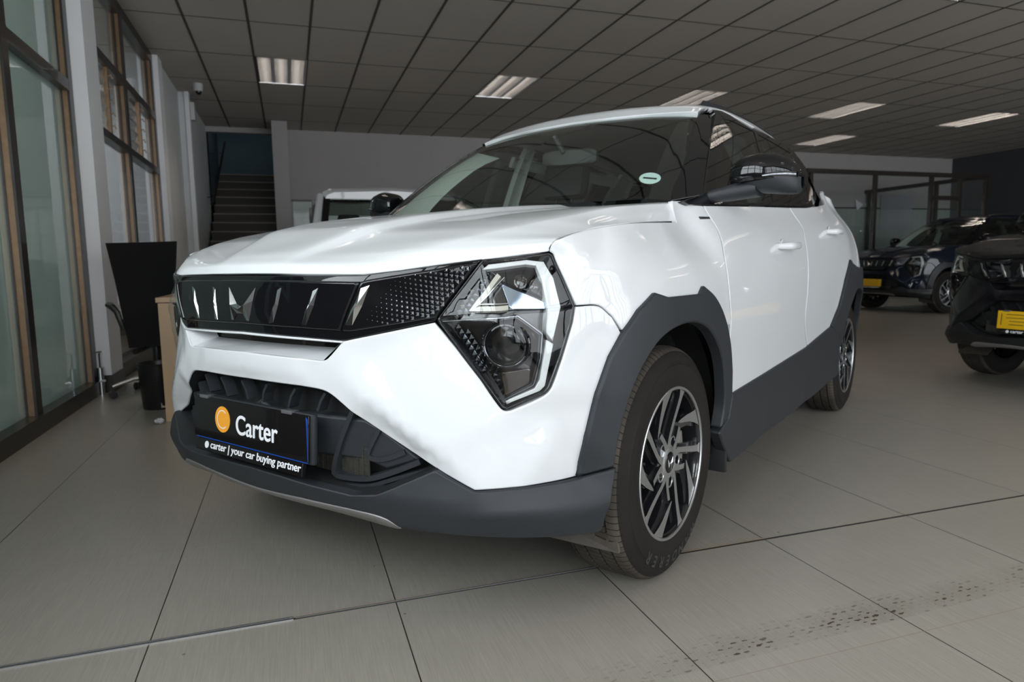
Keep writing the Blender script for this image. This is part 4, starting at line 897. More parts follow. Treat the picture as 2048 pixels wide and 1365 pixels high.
    for pth in ([(.03, .52), (.05, .40), (.045, .20), (.035, -.02)], [(.028, .02), (.045, -.12), (.04, -.34), (.03, -.52)]):
        P = [P_(WS, a_, b_, .02) if b_ >= 0 else Vector((P_(WS, a_, -b_, .02).x, -P_(WS, a_, -b_, .02).y, P_(WS, a_, -b_, .02).z)) for a_, b_ in pth]
        mb = MB(); mb.tube(P, [.011, .012, .008, .006], 6); mb.build('wiper', M['dark'], car)
    mb = MB(); mb.box(-.30, -.16, -.72, .72, 1.03, 1.085); mb.build('cowl', M['dark'], car)
def loft(mb, rings, cap=True):
    n = len(rings[0]); vs = [v for r in rings for v in r]
    fs = [(i*n+k, i*n+(k+1) % n, (i+1)*n+(k+1) % n, (i+1)*n+k) for i in range(len(rings)-1) for k in range(n)]
    if cap: fs += [tuple(range(n))[::-1], tuple((len(rings)-1)*n+k for k in range(n))]
    return mb.add(vs, fs, True)
def build_mirror(car):
    # housing: sections from the inner end outwards, (y, x centre, half depth, z centre, half height)
    secs = [(.838, -.50, .030, 1.185, .030), (.845, -.50, .055, 1.188, .045), (.875, -.505, .075, 1.193, .058), (.93, -.515, .085, 1.196, .066), (.985, -.53, .082, 1.190, .065), (1.02, -.545, .070, 1.180, .058), (1.042, -.56, .050, 1.170, .045), (1.05, -.57, .02, 1.165, .025)]
    def ring(s, f=1.0, lo=-9, hi=9, n=28):
        y, xc, hx, zc, hz = s; y -= .020; xc -= .095; zc += .010; out = []
        for k in range(n):
            t = 2*PI*k/n; cx, cz = math.cos(t), math.sin(t); r = (abs(cx)**2.6+abs(cz)**2.6)**(-1/2.6)
            out.append(Vector((xc+hx*f*cx*r - .02*0, y, max(lo, min(hi, zc+hz*f*cz*r)))))
        return out
    mb = MB(); loft(mb, [ring(s) for s in secs]); m = mb.build('door_mirror', M['gloss'], car)
    sp = lambda y: 1.160 + (y-.82)*.135   # parting line between gloss cap and grained foot
    mb = MB(); loft(mb, [[Vector((v.x, v.y, min(v.z, sp(v.y)+ (0 if v.x > s[1]-.05 else .0)))) for v in ring(s, 1.025)] for s in secs]); lo = mb.build('mirror_foot', M['matte'], m)
    mb = MB(); pts = [(.73, -.40, .010, 1.112, .012), (.80, -.43, .035, 1.122, .022), (.86, -.475, .055, 1.135, .028), (.93, -.505, .060, 1.145, .028)]
    loft(mb, [ring(s) for s in pts]); st = mb.build('mirror_arm', M['matte'], m)
    mb = MB(); s4 = [(.955, -.52, .088, 1.178, .010), (.985, -.53, .086, 1.1815, .017), (1.02, -.545, .075, 1.183, .017), (1.045, -.558, .055, 1.182, .012)]; loft(mb, [ring(s) for s in s4]); ind = mb.build('indicator', M['chrome2'], m)
    ob = mirror_mesh(m, 'door_mirror', car); 
    for o_, nm in ((lo, 'mirror_foot'), (st, 'mirror_arm'), (ind, 'indicator')): mirror_mesh(o_, nm, ob)
def SIDEP(a, b, off): return P_(SIDE, a, b, off)
def build_side_bits(car):
    for x0, z0, tilt in ((-1.10, .966, 0), (-2.0, 1.048, 0)):
        u, _ = BASE.inv(x0, .9); p0 = P_(BODY, u, z0, 0)
        mb = MB(); 
        def hs(s):
            k = abs(s)/.115; return p0 + Vector((-s*1.0, .045*(1-k**4), .002*s/.1))
        rings = []
        for s in np.linspace(-.115, .115, 15):
            c = hs(s); k = abs(s)/.115; hz = .015*(1-.35*k**3); hy = .010*(1-.3*k**3)
            rings.append([c + Vector((0, hy*math.cos(t), hz*math.sin(t))) for t in np.linspace(0, 2*PI, 15)[:-1]])
        loft(mb, rings); o = mb.build('door_handle', M['white'], car); mirror_mesh(o, 'door_handle', car)
        mb = MB(); mb.lathe([(.0, .0025), (.02, .0022), (.038, .001), (.040, -.004)], 24, 'y', (p0.x+.02, p0.y-.001, p0.z-.012)); 
        o = mb.build('handle_cup', M['white'], car, recalc=False); mirror_mesh(o, 'handle_cup', car)
    o = panel('fender_slot', BODY, D['fender_slot'], M['dark'], car, lift=.003, thick=.004, rnd=.001, mirror='copy')
    # roof rail
    mb = MB(); P = [Vector(p) for p in ((-1.10, .50, 1.560), (-1.15, .50, 1.592), (-1.35, .505, 1.602), (-1.7, .507, 1.606), (-2.1, .503, 1.597), (-2.45, .495, 1.568), (-2.6, .485, 1.535))]
    mb.tube(P, [.006, .011, .012, .012, .012, .011, .006], 10); o = mb.build('roof_rail', M['dark'], car); mirror_mesh(o, 'roof_rail', car)
    # rear end: back window, spoiler, tail lamps
    mb = MB(); mb.add([(-3.0, -.6, 1.2), (-3.0, .6, 1.2), (-2.86, .50, 1.47), (-2.86, -.50, 1.47), (-2.98, -.6, 1.2), (-2.98, .6, 1.2), (-2.84, .50, 1.47), (-2.84, -.50, 1.47)], [(0, 1, 2, 3), (7, 6, 5, 4), (0, 4, 5, 1), (1, 5, 6, 2), (2, 6, 7, 3), (3, 7, 4, 0)]); mb.build('rear_window', M['privacy'], car)
    mb = MB()
    for s in (1, -1): mb = MB(); mb.add([(-2.42, s*.69, 1.30), (-2.40, s*.67, 1.36), (-2.62, s*.55, 1.50), (-2.88, s*.50, 1.46), (-3.0, s*.58, 1.2), (-2.7, s*.66, 1.27)], [(0, 1, 2, 3, 4, 5)]); mb.build('rear_pillar', M['gloss'], car)
    mb = MB(); mb.box(-3.02, -2.85, -.50, .50, 1.465, 1.50, bev=.012); mb.build('roof_spoiler', M['gloss'], car)
    o = panel('tail_lamp', BODY, [(BASE.inv(-2.88, .83)[0], 1.02), (BASE.inv(-3.06, .74)[0], 1.04), (BASE.inv(-3.1, .6)[0], 1.0), (BASE.inv(-3.1, .6)[0], .93), (BASE.inv(-3.06, .74)[0], .88), (BASE.inv(-2.93, .82)[0], .95)], M['red'], car, lift=.012, thick=.02, rnd=.006, mirror='copy')
    # underbody and wheel housings
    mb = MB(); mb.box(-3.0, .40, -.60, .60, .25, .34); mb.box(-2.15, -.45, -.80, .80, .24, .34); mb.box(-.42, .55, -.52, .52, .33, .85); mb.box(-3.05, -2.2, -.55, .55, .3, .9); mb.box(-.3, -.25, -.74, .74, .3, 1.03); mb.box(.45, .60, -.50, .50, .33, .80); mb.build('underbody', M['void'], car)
    for x in (0, -2.6):
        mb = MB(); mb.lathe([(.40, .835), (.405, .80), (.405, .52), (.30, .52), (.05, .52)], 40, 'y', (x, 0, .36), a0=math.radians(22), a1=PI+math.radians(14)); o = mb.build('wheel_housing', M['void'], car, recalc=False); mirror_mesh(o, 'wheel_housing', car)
    mb = MB(); mb.add([Vector(v) for v in ((.335, .56, .255), (.31, .83, .25), (.30, .84, .17), (.345, .60, .185), (.325, .56, .255), (.30, .83, .25), (.29, .84, .17), (.335, .60, .185))], [(0, 1, 2, 3), (7, 6, 5, 4), (0, 4, 5, 1), (1, 5, 6, 2), (2, 6, 7, 3), (3, 7, 4, 0)])
    o = mb.build('air_deflector', M['dusty'], car); mirror_mesh(o, 'air_deflector', car)
    mb = MB(); mb.box(-.425, -.405, .70, .875, .20, .42, bev=.006); o = mb.build('mud_flap', M['dark'], car); mirror_mesh(o, 'mud_flap', car)
    for z_ in (.40, .35): mb = MB(); mb.lathe([(0.0, .004), (.008, .003), (.010, 0)], 12, 'x', (-.392, .80, z_)); mb.build('flap_screw', M['dark'], car)
def wheel_meshes():
    """meshes of one wheel about its own centre, outer face towards +y"""
    T = {}
    yo = .100
    mb = MB(); W2 = .1025
    prof = [(.206, .088), (.2145, .0965), (.222, .0995), (.236, .1015), (.252, .1045), (.268, .1045), (.284, .1020), (.2862, .1034), (.2884, .1010), (.300, .0975), (.316, .0905), (.3265, .083), (.3325, .0735), (.3348, .063)]
    tread = []
    for y in (.058, .019, -.024, -.062): tread += [(.336, y), (.336, y-.003+.003), (.3285, y-.002), (.3285, y-.0075), (.336, y-.0095)]
    full = prof + [(.3352, .0600)] + tread + [(.335, -.073), (.327, -.083), (.30, -.097), (.26, -.104), (.222, -.099), (.206, -.09)]
    mb.lathe(full, 128, 'y'); T['tyre'] = (mb, M['tyre'])
    mb = MB()
    mb.lathe([(.2195, .085), (.2215, .0965), (.2215, .1005), (.2195, .102), (.2140, .1015), (.2125, .0985)], 96, 'y'); T['rim_lip'] = (mb, M['alu'])
    mb = MB(); mb.lathe([(.2125, .0985), (.208, .088), (.203, .03), (.195, -.08), (.20, -.095)], 96, 'y')
    mb.cur = 0
    def pol(r, deg, y): a = math.radians(deg); return Vector((-r*math.cos(a), y, r*math.sin(a)))
    def yf(r): return .0965 - .010*(1-min(1, r/.20))**1.2 - .004*math.sin(PI*min(1, r/.215))
    def blade(mb, L, R_, back=.035):
        n = len(L); V = []
        for (r1, a1), (r2, a2) in zip(L, R_):
            V += [pol(r1, a1, yf(r1)), pol(r2, a2, yf(r2)), pol(r2*.99, a2, yf(r2)-back), pol(r1*.99, a1, yf(r1)-back)]
        o = len(mb.f)
        mb.cur = 1; mb.add(V, [(4*i, 4*i+1, 4*i+5, 4*i+4) for i in range(n-1)])
        mb.cur = 0; mb.add(V, [f for i in range(n-1) for f in ((4*i+1, 4*i+2, 4*i+6, 4*i+5), (4*i+3, 4*i, 4*i+4, 4*i+7))] + [(0, 3, 2, 1), (4*n-4, 4*n-3, 4*n-2, 4*n-1)])
    for k in range(5):
        b = -1+72*k
        c = [(.218, 0), (.195, .5), (.17, 1.5), (.145, 3.5), (.12, 6.5), (.10, 10), (.08, 15), (.062, 20), (.045, 22)]; w = [.019, .0105, .0095, .009, .0085, .0085, .0085, .009, .012]
        blade(mb, [(r, b+a+math.degrees(h/r)) for (r, a), h in zip(c, w)], [(r, b+a-math.degrees(h/r)) for (r, a), h in zip(c, w)])
        c = [(.2175, 29), (.205, 31), (.185, 36), (.165, 42), (.145, 49), (.130, 56), (.121, 62)]; w = [.036, .0275, .021, .0165, .0125, .009, .003]
        blade(mb, [(r, b+a+math.degrees(h/r)*.9) for (r, a), h in zip(c, w)], [(r, b+a-math.degrees(h/r)*1.1) for (r, a), h in zip(c, w)])
        c = [(.113, 54), (.10, 52), (.085, 49), (.065, 45), (.045, 42)]; w = [.008, .008, .008, .009, .012]
        blade(mb, [(r, b+a+math.degrees(h/r)) for (r, a), h in zip(c, w)], [(r, b+a-math.degrees(h/r)) for (r, a), h in zip(c, w)])
        # black web joining the short blades to the hub
        mb.cur = 0; V = []
        for r, a, h in ((.205, 28, .03), (.16, 40, .026), (.12, 52, .022), (.085, 52, .02), (.05, 50, .02)):
            for s, yy in ((1, -.012), (-1, -.012), (-1, -.05), (1, -.05)): V.append(pol(r, b+a+s*math.degrees(h/r), yf(r)+yy))
        mb.add(V, [f for i in range(4) for f in ((4*i, 4*i+1, 4*i+5, 4*i+4), (4*i+1, 4*i+2, 4*i+6, 4*i+5), (4*i+3, 4*i, 4*i+4, 4*i+7))])
        V = []
        for r, a, h in ((.205, 0, .02), (.16, 2, .018), (.12, 6.5, .017), (.085, 14, .017), (.05, 21, .02)):
            for s, yy in ((1, -.02), (-1, -.02), (-1, -.055), (1, -.055)): V.append(pol(r, b+a+s*math.degrees(h/r), yf(r)+yy))
        mb.add(V, [f for i in range(4) for f in ((4*i, 4*i+1, 4*i+5, 4*i+4), (4*i+1, 4*i+2, 4*i+6, 4*i+5), (4*i+3, 4*i, 4*i+4, 4*i+7))])
    # hub face with five bores
    n = 90; V = []; hub = []
    ro = lambda d: .060 
    mb.cur = 1; mb.lathe([(.050, .0845), (.0435, .0870), (.031, .0885)], 60, 'y'); mb.cur = 0; mb.lathe([(.066, .040), (.062, .078), (.050, .0845)], 60, 'y'); mb.lathe([(.031, .0885), (.030, .080), (.0, .080)], 40, 'y')
    for k in range(5):
        a = b_ = math.radians(-1+72*k+64); c = Vector((-.0585*math.cos(a), 0, .0585*math.sin(a)))
        mb.cur = 1; mb.lathe([(.0205, .07), (.0200, .0862), (.0165, .0868), (.0155, .0845)], 28, 'y', c); mb.cur = 0; mb.lathe([(.0155, .0846), (.0150, .058), (0, .058)], 28, 'y', c)
    T['rim'] = (mb, [M['rimblack'], M['alu']])
    for k in range(5):
        mb = MB(); a = math.radians(-1+72*k+64); c = Vector((-.0585*math.cos(a), 0, .0585*math.sin(a))); mb.lathe([(.0105, .055), (.0105, .0745), (.008, .078), (0, .078)], 6, 'y', c); T['lug_nut.%d' % k] = (mb, M['nut'])
    mb = MB(); mb.lathe([(.030, .080), (.030, .0885), (.0275, .0900), (.0, .0905)], 40, 'y'); T['hub_cap'] = (mb, M['gloss'])
    mb = MB()
    for s in (1, -1): mb.add([Vector(v) for v in ((0, .0912, -.003), (-s*.018, .0912, .014), (-s*.0125, .0912, -.014), (-s*.004, .0912, -.010), (-s*.0105, .094, 0))], [(0, 1, 4), (1, 2, 4), (2, 3, 4), (3, 0, 4)])
    T['hub_emblem'] = (mb, M['chrome'])
    mb = MB(); mb.lathe([(.07, .045), (.07, .035), (.145, .035), (.147, .030), (.147, .012), (.145, .008), (.07, .008)], 64, 'y'); T['brake_disc'] = (mb, M['steel'])
    mb = MB()
    for a0 in (-32, -12, 8):
        Mr = Matrix.Rotation(math.radians(a0), 4, 'Y'); mb.box(.098, .165, -.01, .062, -.028, .028, Mr @ Matrix.Identity(4), bev=.008)
    T['caliper'] = (mb, M['steel2'])
    mb = MB(); word = 'WANDERER'; ang = 300
    for ch in word:
        vs, fs = text_mb(ch, .043, .0018, .0006, 1.0, 'CENTER')
        for v in vs:
            pass
        out = []
        for v in vs:
            # tops point outwards, reading clockwise seen from outside
            r = .264 + v.y; a = ang - math.degrees((v.x)/.28); y = .1030 if r < .282 else .1005
            out.append(pol(r, a, .1052 - max(0, r-.268)*.16 + (v.z)))
        mb.add(out, fs); ang -= 9.6
    T['tyre_lettering'] = (mb, M['letter'])
    return T
def build_wheels(car):
    T = wheel_meshes(); first = {}
    rim = T.pop('rim'); base = rim[0].build('wheel', None, None, mats=rim[1])
    kids = [mb.build(n.split('.')[0], m, None) for n, (mb, m) in T.items()]
    for i, (x, s) in enumerate(((0, 1), (-2.6, 1), (0, -1), (-2.6, -1))):
        ro = -.0062 if x == 0 else 0
        if i == 0: r = base; ks = kids; r.parent = car
        elif s == 1:
            r = base.copy(); COL.objects.link(r); r.parent = car; ks = [k.copy() for k in kids]
            for k in ks: COL.objects.link(k)
        else:
            if x == 0:
                r = mirror_mesh(base, 'wheel', car); ks = [mirror_mesh(k, k.name.split('.')[0], r) for k in kids]; mk = (r, ks)
            else:
                r = mk[0].copy(); COL.objects.link(r); r.parent = car; ks = [k.copy() for k in mk[1]]
                for k in ks: COL.objects.link(k)
        r.location = (x, .76*s, .336); r.rotation_euler = (0, {0: 0, 1: .9, 2: .4, 3: 1.3}[i], ro)
        for k in ks:
            k.parent = r
            if k.name.startswith('caliper'): k.rotation_euler = (0, -r.rotation_euler[1] + (math.radians(172+12) if i < 2 else math.radians(176)), 0)
def build_car(name):
    car = empty(name); build_body(car); build_front(car); build_intake(car); build_plate(car); build_lamp(car); build_cabin(car); build_mirror(car); build_side_bits(car); build_wheels(car)
    return car
# ------------------------------------------------------------------ the showroom
CZ = 3.378; XL, XR, YB, YF = -1.40, 16.2, 13.2, -2.6
def nodes_floor():
    m, n, l, b = new_mat('porcelain_floor_tiles')
    tc = n.new('ShaderNodeTexCoord'); sp = n.new('ShaderNodeSeparateXYZ'); l.new(tc.outputs['Object'], sp.inputs[0])
    def mt(op, a, c=None, v=None, v0=None):
        k = n.new('ShaderNodeMath'); k.operation = op
        if a is not None: l.new(a, k.inputs[0])
        else: k.inputs[0].default_value = v0
        if c is not None: l.new(c, k.inputs[1])
        elif v is not None: k.inputs[1].default_value = v
        return k.outputs[0]
    X, Y = sp.outputs[0], sp.outputs[1]
    fx = mt('DIVIDE', mt('ADD', X, v=.372+60.3), v=.603); fy = mt('DIVIDE', mt('ADD', Y, v=-1.766+59.3), v=.593)
    dx = mt('MULTIPLY', mt('ABSOLUTE', mt('SUBTRACT', mt('FRACT', mt('ADD', fx, v=.5)), v=.5)), v=.603)
    dy = mt('MULTIPLY', mt('ABSOLUTE', mt('SUBTRACT', mt('FRACT', mt('ADD', fy, v=.5)), v=.5)), v=.593)
    gx = mt('LESS_THAN', dx, v=.0016); gy = mt('LESS_THAN', dy, v=.0013)
    # tone per tile
    cx = mt('FLOOR', fx); cy = mt('FLOOR', fy); cmb = n.new('ShaderNodeCombineXYZ'); l.new(cx, cmb.inputs[0]); l.new(cy, cmb.inputs[1])
    wn = n.new('ShaderNodeTexWhiteNoise'); l.new(cmb.outputs[0], wn.inputs['Vector'])
    # brushed grain along the tiles
    mp = n.new('ShaderNodeMapping'); mp.inputs['Scale'].default_value = (270, 8, 1); l.new(tc.outputs['Object'], mp.inputs[0])
    g = n.new('ShaderNodeTexNoise'); g.inputs['Scale'].default_value = 1; g.inputs['Detail'].default_value = 3; g.inputs['Distortion'].default_value = .6; l.new(mp.outputs[0], g.inputs['Vector'])
    big = n.new('ShaderNodeTexNoise'); big.inputs['Scale'].default_value = 1.7; big.inputs['Detail'].default_value = 5; l.new(tc.outputs['Object'], big.inputs['Vector'])
    val = mt('ADD', mt('ADD', mt('MULTIPLY', mt('SUBTRACT', g.outputs[0], v=.5), v=.95), mt('MULTIPLY', mt('SUBTRACT', big.outputs[0], v=.5), v=.20)), mt('MULTIPLY', mt('SUBTRACT', wn.outputs[0], v=.5), v=.05))
    base = n.new('ShaderNodeMix'); base.data_type = 'RGBA'; base.inputs[6].default_value = FLO; base.inputs[7].default_value = FHI
    l.new(mt('ADD', val, v=.5), base.inputs[0])
    gr1 = n.new('ShaderNodeMix'); gr1.data_type = 'RGBA'; gr1.inputs[7].default_value = (.030, .026, .021, 1); l.new(base.outputs[2], gr1.inputs[6]); l.new(gx, gr1.inputs[0])
    gr2 = n.new('ShaderNodeMix'); gr2.data_type = 'RGBA'; gr2.inputs[7].default_value = (.24, .20, .16, 1); l.new(gr1.outputs[2], gr2.inputs[6]); l.new(mt('MULTIPLY', gy, v=.8), gr2.inputs[0])
    # dusty tyre print: rows of small dabs along a band
    P = [(.873, 1.201), (1.874, 1.251)]
    s = X; t = mt('DIVIDE', mt('SUBTRACT', mt('SUBTRACT', Y, v=1.195), mt('MULTIPLY', X, v=.028)), v=.115)   # 0..1 across the band
    nz = n.new('ShaderNodeTexNoise'); nz.inputs['Scale'].default_value = 26; nz.inputs['Detail'].default_value = 2; l.new(tc.outputs['Object'], nz.inputs['Vector'])
    wob = mt('MULTIPLY', mt('SUBTRACT', nz.outputs[0], v=.5), v=1.1)
    row = mt('MULTIPLY', t, v=8.0); ri = mt('FLOOR', mt('ADD', row, wob)); rf = mt('SUBTRACT', mt('FRACT', mt('ADD', row, wob)), v=.5)
    colp = mt('ADD', mt('MULTIPLY', s, v=33.0), mt('MULTIPLY', ri, v=.37)); colp = mt('ADD', colp, mt('MULTIPLY', wob, v=.8)); ci = mt('FLOOR', colp); cf = mt('SUBTRACT', mt('FRACT', colp), v=.5)
    cm2 = n.new('ShaderNodeCombineXYZ'); l.new(ci, cm2.inputs[0]); l.new(ri, cm2.inputs[1]); w2 = n.new('ShaderNodeTexWhiteNoise'); l.new(cm2.outputs[0], w2.inputs['Vector'])
    n3 = n.new('ShaderNodeTexNoise'); n3.inputs['Scale'].default_value = 110; n3.inputs['Detail'].default_value = 3; l.new(tc.outputs['Object'], n3.inputs['Vector'])
    n4 = n.new('ShaderNodeTexNoise'); n4.inputs['Scale'].default_value = 4; n4.inputs['Detail'].default_value = 3; l.new(tc.outputs['Object'], n4.inputs['Vector'])
    rad = mt('ADD', mt('MULTIPLY', w2.outputs[0], v=.30), v=.03)
    dist = mt('SQRT', mt('ADD', mt('MULTIPLY', mt('MULTIPLY', rf, rf), v=1.5), mt('MULTIPLY', mt('MULTIPLY', cf, cf), v=.9)))
    dd = mt('SUBTRACT', rad, mt('ADD', dist, mt('MULTIPLY', mt('SUBTRACT', n3.outputs[0], v=.5), v=.75)))
    dm = n.new('ShaderNodeMapRange'); dm.inputs[1].default_value = -.03; dm.inputs[2].default_value = .07; l.new(dd, dm.inputs[0]); dot = dm.outputs[0]
    inb = mt('MULTIPLY', mt('GREATER_THAN', t, v=0), mt('LESS_THAN', t, v=1.0))
    far = mt('MAXIMUM', mt('SUBTRACT', None, mt('MULTIPLY', mt('ABSOLUTE', mt('SUBTRACT', t, v=.35)), v=1.45), v0=1.0), v=0)
    left = n.new('ShaderNodeMapRange'); left.inputs[1].default_value = .50; left.inputs[2].default_value = .95; l.new(X, left.inputs[0])
    env = mt('MULTIPLY', mt('MULTIPLY', inb, far), left.outputs[0])
    pat = n.new('ShaderNodeMapRange'); pat.inputs[1].default_value = .38; pat.inputs[2].default_value = .62; pat.inputs[3].default_value = .3; l.new(n4.outputs[0], pat.inputs[0])
    haze = mt('MULTIPLY', mt('MULTIPLY', n3.outputs[0], env), mt('MULTIPLY', pat.outputs[0], v=.55))
    dirt = mt('MAXIMUM', mt('MULTIPLY', mt('MULTIPLY', dot, env), mt('MULTIPLY', mt('ADD', mt('MULTIPLY', w2.outputs[0], v=.7), v=.4), pat.outputs[0])), mt('MULTIPLY', haze, v=.6)); dirt = mt('MINIMUM', mt('MULTIPLY', dirt, v=1.5), v=.95)
    # sparse specks elsewhere
    vo = n.new('ShaderNodeTexVoronoi'); vo.inputs['Scale'].default_value = 5.5; l.new(tc.outputs['Object'], vo.inputs['Vector'])
    sk = mt('LESS_THAN', vo.outputs['Distance'], v=.022); dirt = mt('MAXIMUM', dirt, mt('MULTIPLY', sk, v=.6))
    gr3 = n.new('ShaderNodeMix'); gr3.data_type = 'RGBA'; gr3.inputs[7].default_value = (.040, .028, .012, 1); l.new(gr2.outputs[2], gr3.inputs[6]); l.new(dirt, gr3.inputs[0])
    l.new(gr3.outputs[2], b.inputs['Base Color'])
    rg = n.new('ShaderNodeMapRange'); rg.inputs[3].default_value = .27; rg.inputs[4].default_value = .42; l.new(big.outputs[0], rg.inputs[0])
    l.new(mt('ADD', rg.outputs[0], mt('MULTIPLY', dirt, v=.3)), b.inputs['Roughness']); b.inputs['Specular IOR Level'].default_value = .55
    bp = n.new('ShaderNodeBump'); bp.inputs['Strength'].default_value = .28; bp.inputs['Distance'].default_value = .0012
    h_ = mt('SUBTRACT', g.outputs[0], mt('MULTIPLY', mt('MAXIMUM', gx, gy), v=1.2)); l.new(h_, bp.inputs['Height']); l.new(bp.outputs[0], b.inputs['Normal'])
    return m
FLO = (.23, .215, .185, 1); FHI = (.37, .35, .305, 1)
M['floor'] = nodes_floor()
def nodes_ceiling():
    m, n, l, b = new_mat('ceiling_boards'); tc = n.new('ShaderNodeTexCoord')
    t = n.new('ShaderNodeTexNoise'); t.inputs['Scale'].default_value = 220; t.inputs['Detail'].default_value = 2; l.new(tc.outputs['Object'], t.inputs['Vector'])
    t2 = n.new('ShaderNodeTexNoise'); t2.inputs['Scale'].default_value = .8; l.new(tc.outputs['Object'], t2.inputs['Vector'])
    ad = n.new('ShaderNodeMath'); ad.operation = 'MULTIPLY_ADD'; ad.inputs[1].default_value = .5; l.new(t.outputs[0], ad.inputs[0])
    m5 = n.new('ShaderNodeMath'); m5.operation = 'MULTIPLY'; m5.inputs[1].default_value = .5; l.new(t2.outputs[0], m5.inputs[0]); l.new(m5.outputs[0], ad.inputs[2])
    mx = n.new('ShaderNodeMix'); mx.data_type = 'RGBA'; mx.inputs[6].default_value = (.40, .375, .345, 1); mx.inputs[7].default_value = (.56, .53, .49, 1); l.new(ad.outputs[0], mx.inputs[0])
    l.new(mx.outputs[2], b.inputs['Base Color']); b.inputs['Roughness'].default_value = .9
    bp = n.new('ShaderNodeBump'); bp.inputs['Strength'].default_value = .25; bp.inputs['Distance'].default_value = .002; l.new(t.outputs[0], bp.inputs['Height']); l.new(bp.outputs[0], b.inputs['Normal'])
    return m
M['ceiling'] = nodes_ceiling()
M['tbar'] = pmat('ceiling_grid_bar', (.075, .068, .060), .6)
M['wall'] = pmat('painted_plaster', (.42, .40, .395), .75, noise=.06, nscale=3, bump=.15, bscale=120)
M['wallgrey'] = pmat('grey_plaster', (.64, .66, .67), .75, noise=.06, nscale=3, bump=.15, bscale=120)
M['wallwhite'] = pmat('white_column', (.82, .83, .85), .6, noise=.04, nscale=4)
M['walldark'] = pmat('charcoal_wall', (.055, .055, .06), .7, noise=.1, nscale=3)
M['teal'] = pmat('stairwell_paint', (.07, .11, .125), .8, noise=.08, nscale=2)
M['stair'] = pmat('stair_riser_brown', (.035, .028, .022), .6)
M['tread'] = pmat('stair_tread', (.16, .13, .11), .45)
M['bronze'] = pmat('bronze_frame', (.23, .15, .085), .34, metal=.4, noise=.25, nscale=25)
M['frameblk'] = pmat('black_frame', (.022, .018, .015), .38, coat=.2)
def film_glass():
    m = glass_mat('filmed_glass', (.55, .62, .60), .09); n = m.node_tree.nodes; l = m.node_tree.links
    out = n['Material Output']; old = out.inputs[0].links[0].from_socket; mixs = old.node
    tr = mixs.inputs[1].links[0].from_socket; d = n.new('ShaderNodeBsdfDiffuse'); d.inputs[0].default_value = (.27, .31, .295, 1); tl = n.new('ShaderNodeBsdfTranslucent'); tl.inputs[0].default_value = (.32, .38, .36, 1)
    a = n.new('ShaderNodeMixShader'); a.inputs[0].default_value = .5; l.new(d.outputs[0], a.inputs[1]); l.new(tl.outputs[0], a.inputs[2])
    b2 = n.new('ShaderNodeMixShader'); b2.inputs[0].default_value = .72; l.new(tr, b2.inputs[1]); l.new(a.outputs[0], b2.inputs[2]); l.new(b2.outputs[0], mixs.inputs[1]); return m
M['officeglass'] = film_glass()
M['clearglass'] = glass_mat('clear_glass', (.88, .90, .90), .05)
M['partglass'] = glass_mat('partition_glass', (.95, .96, .96), .05, k=.7)
M['wood'] = pmat('pale_beech_laminate', (.55, .38, .23), .4, noise=.08, nscale=9)
M['woodtop'] = pmat('beech_worktop', (.40, .27, .16), .35, noise=.12, nscale=14)
M['mesh'] = pmat('black_mesh_fabric', (.008, .008, .009), .7, bump=.3, bscale=400, spec=.2)
M['blackpl'] = pmat('black_plastic', (.014, .014, .015), .32)
M['chrome3'] = pmat('polished_steel', (.6, .6, .62), .15, metal=1)
M['paper'] = pmat('crumpled_paper', (.62, .62, .64), .7)
M['alum'] = pmat('aluminium_strip', (.55, .56, .58), .3, metal=.9)
M['joint'] = pmat('dark_joint', (.025, .022, .020), .5)
M['rust'] = pmat('stained_edge', (.32, .22, .15), .5)
M['camwhite'] = pmat('white_housing', (.55, .55, .55), .4)
def reflector_mat():
    m, n, l, b = new_mat('louvre_reflector'); b.inputs['Base Color'].default_value = (.80, .80, .80, 1); b.inputs['Metallic'].default_value = 1; b.inputs['Roughness'].default_value = .2
    return m
M['louvre'] = reflector_mat(); M['blade'] = pmat('louvre_blade', (.20, .205, .21), .4, metal=.8)
M['tube'] = pmat('fluorescent_tube', (.9, .9, .9), .4, emit=(1, .86, .74), estr=TUBE)
def struct(o, label=None): o['kind'] = 'structure'; return o
def bx(name, m, *b, parent=None, M_=None, bev=0):
    mb = MB()
    L = b[0] if len(b) == 1 else b
    for q in (L if isinstance(L[0], (tuple, list)) else (L,)): mb.box(*q, M_, bev)
    return mb.build(name, m, parent)
# floor, ceiling, walls
struct(bx('floor', M['floor'], (XL-3.2, XR+.3, YF-6, 18, -.12, 0)))
mb = MB(); LX = [-.268+3*k for k in range(6)]; LIT = [(x, y) for y in (-.82, 3.98, 8.78) for x in LX[:5]] + [(10.53, 11.18)]
# ceiling boards leave openings for the light fittings
cells = []
xs = [XL-3.2] + [-.868+.6*i for i in range(-5, 30)] + [XR+.3]; ys = [YF-.2] + [7.577+1.2*j for j in range(-9, 5)] + [YB+.2]
xs = sorted(set(round(v, 4) for v in xs if v <= XR+.31)); ys = sorted(set(round(v, 4) for v in ys))
for i in range(len(xs)-1):
    for j in range(len(ys)-1):
        if any(abs(xs[i]-x) < .05 and abs(ys[j]-y-.0) < .06 for x, y in LIT): continue
        mb.add([(xs[i], ys[j], CZ), (xs[i+1], ys[j], CZ), (xs[i+1], ys[j+1], CZ), (xs[i], ys[j+1], CZ)], [(0, 3, 2, 1)])
mb.box(XL-3.2, XR+.3, YF-.2, YB+.2, CZ+.13, CZ+.2)
struct(mb.build('ceiling', M['ceiling'], recalc=False))
mb = MB()
for x in xs[1:-1]: mb.box(x-.013, x+.013, YF, YB, CZ-.003, CZ+.004)
for y in ys[1:-1]: mb.box(XL, XR, y-.008, y+.008, CZ-.002, CZ+.004)
struct(mb.build('trim_1', M['tbar']))
STY = 12.95
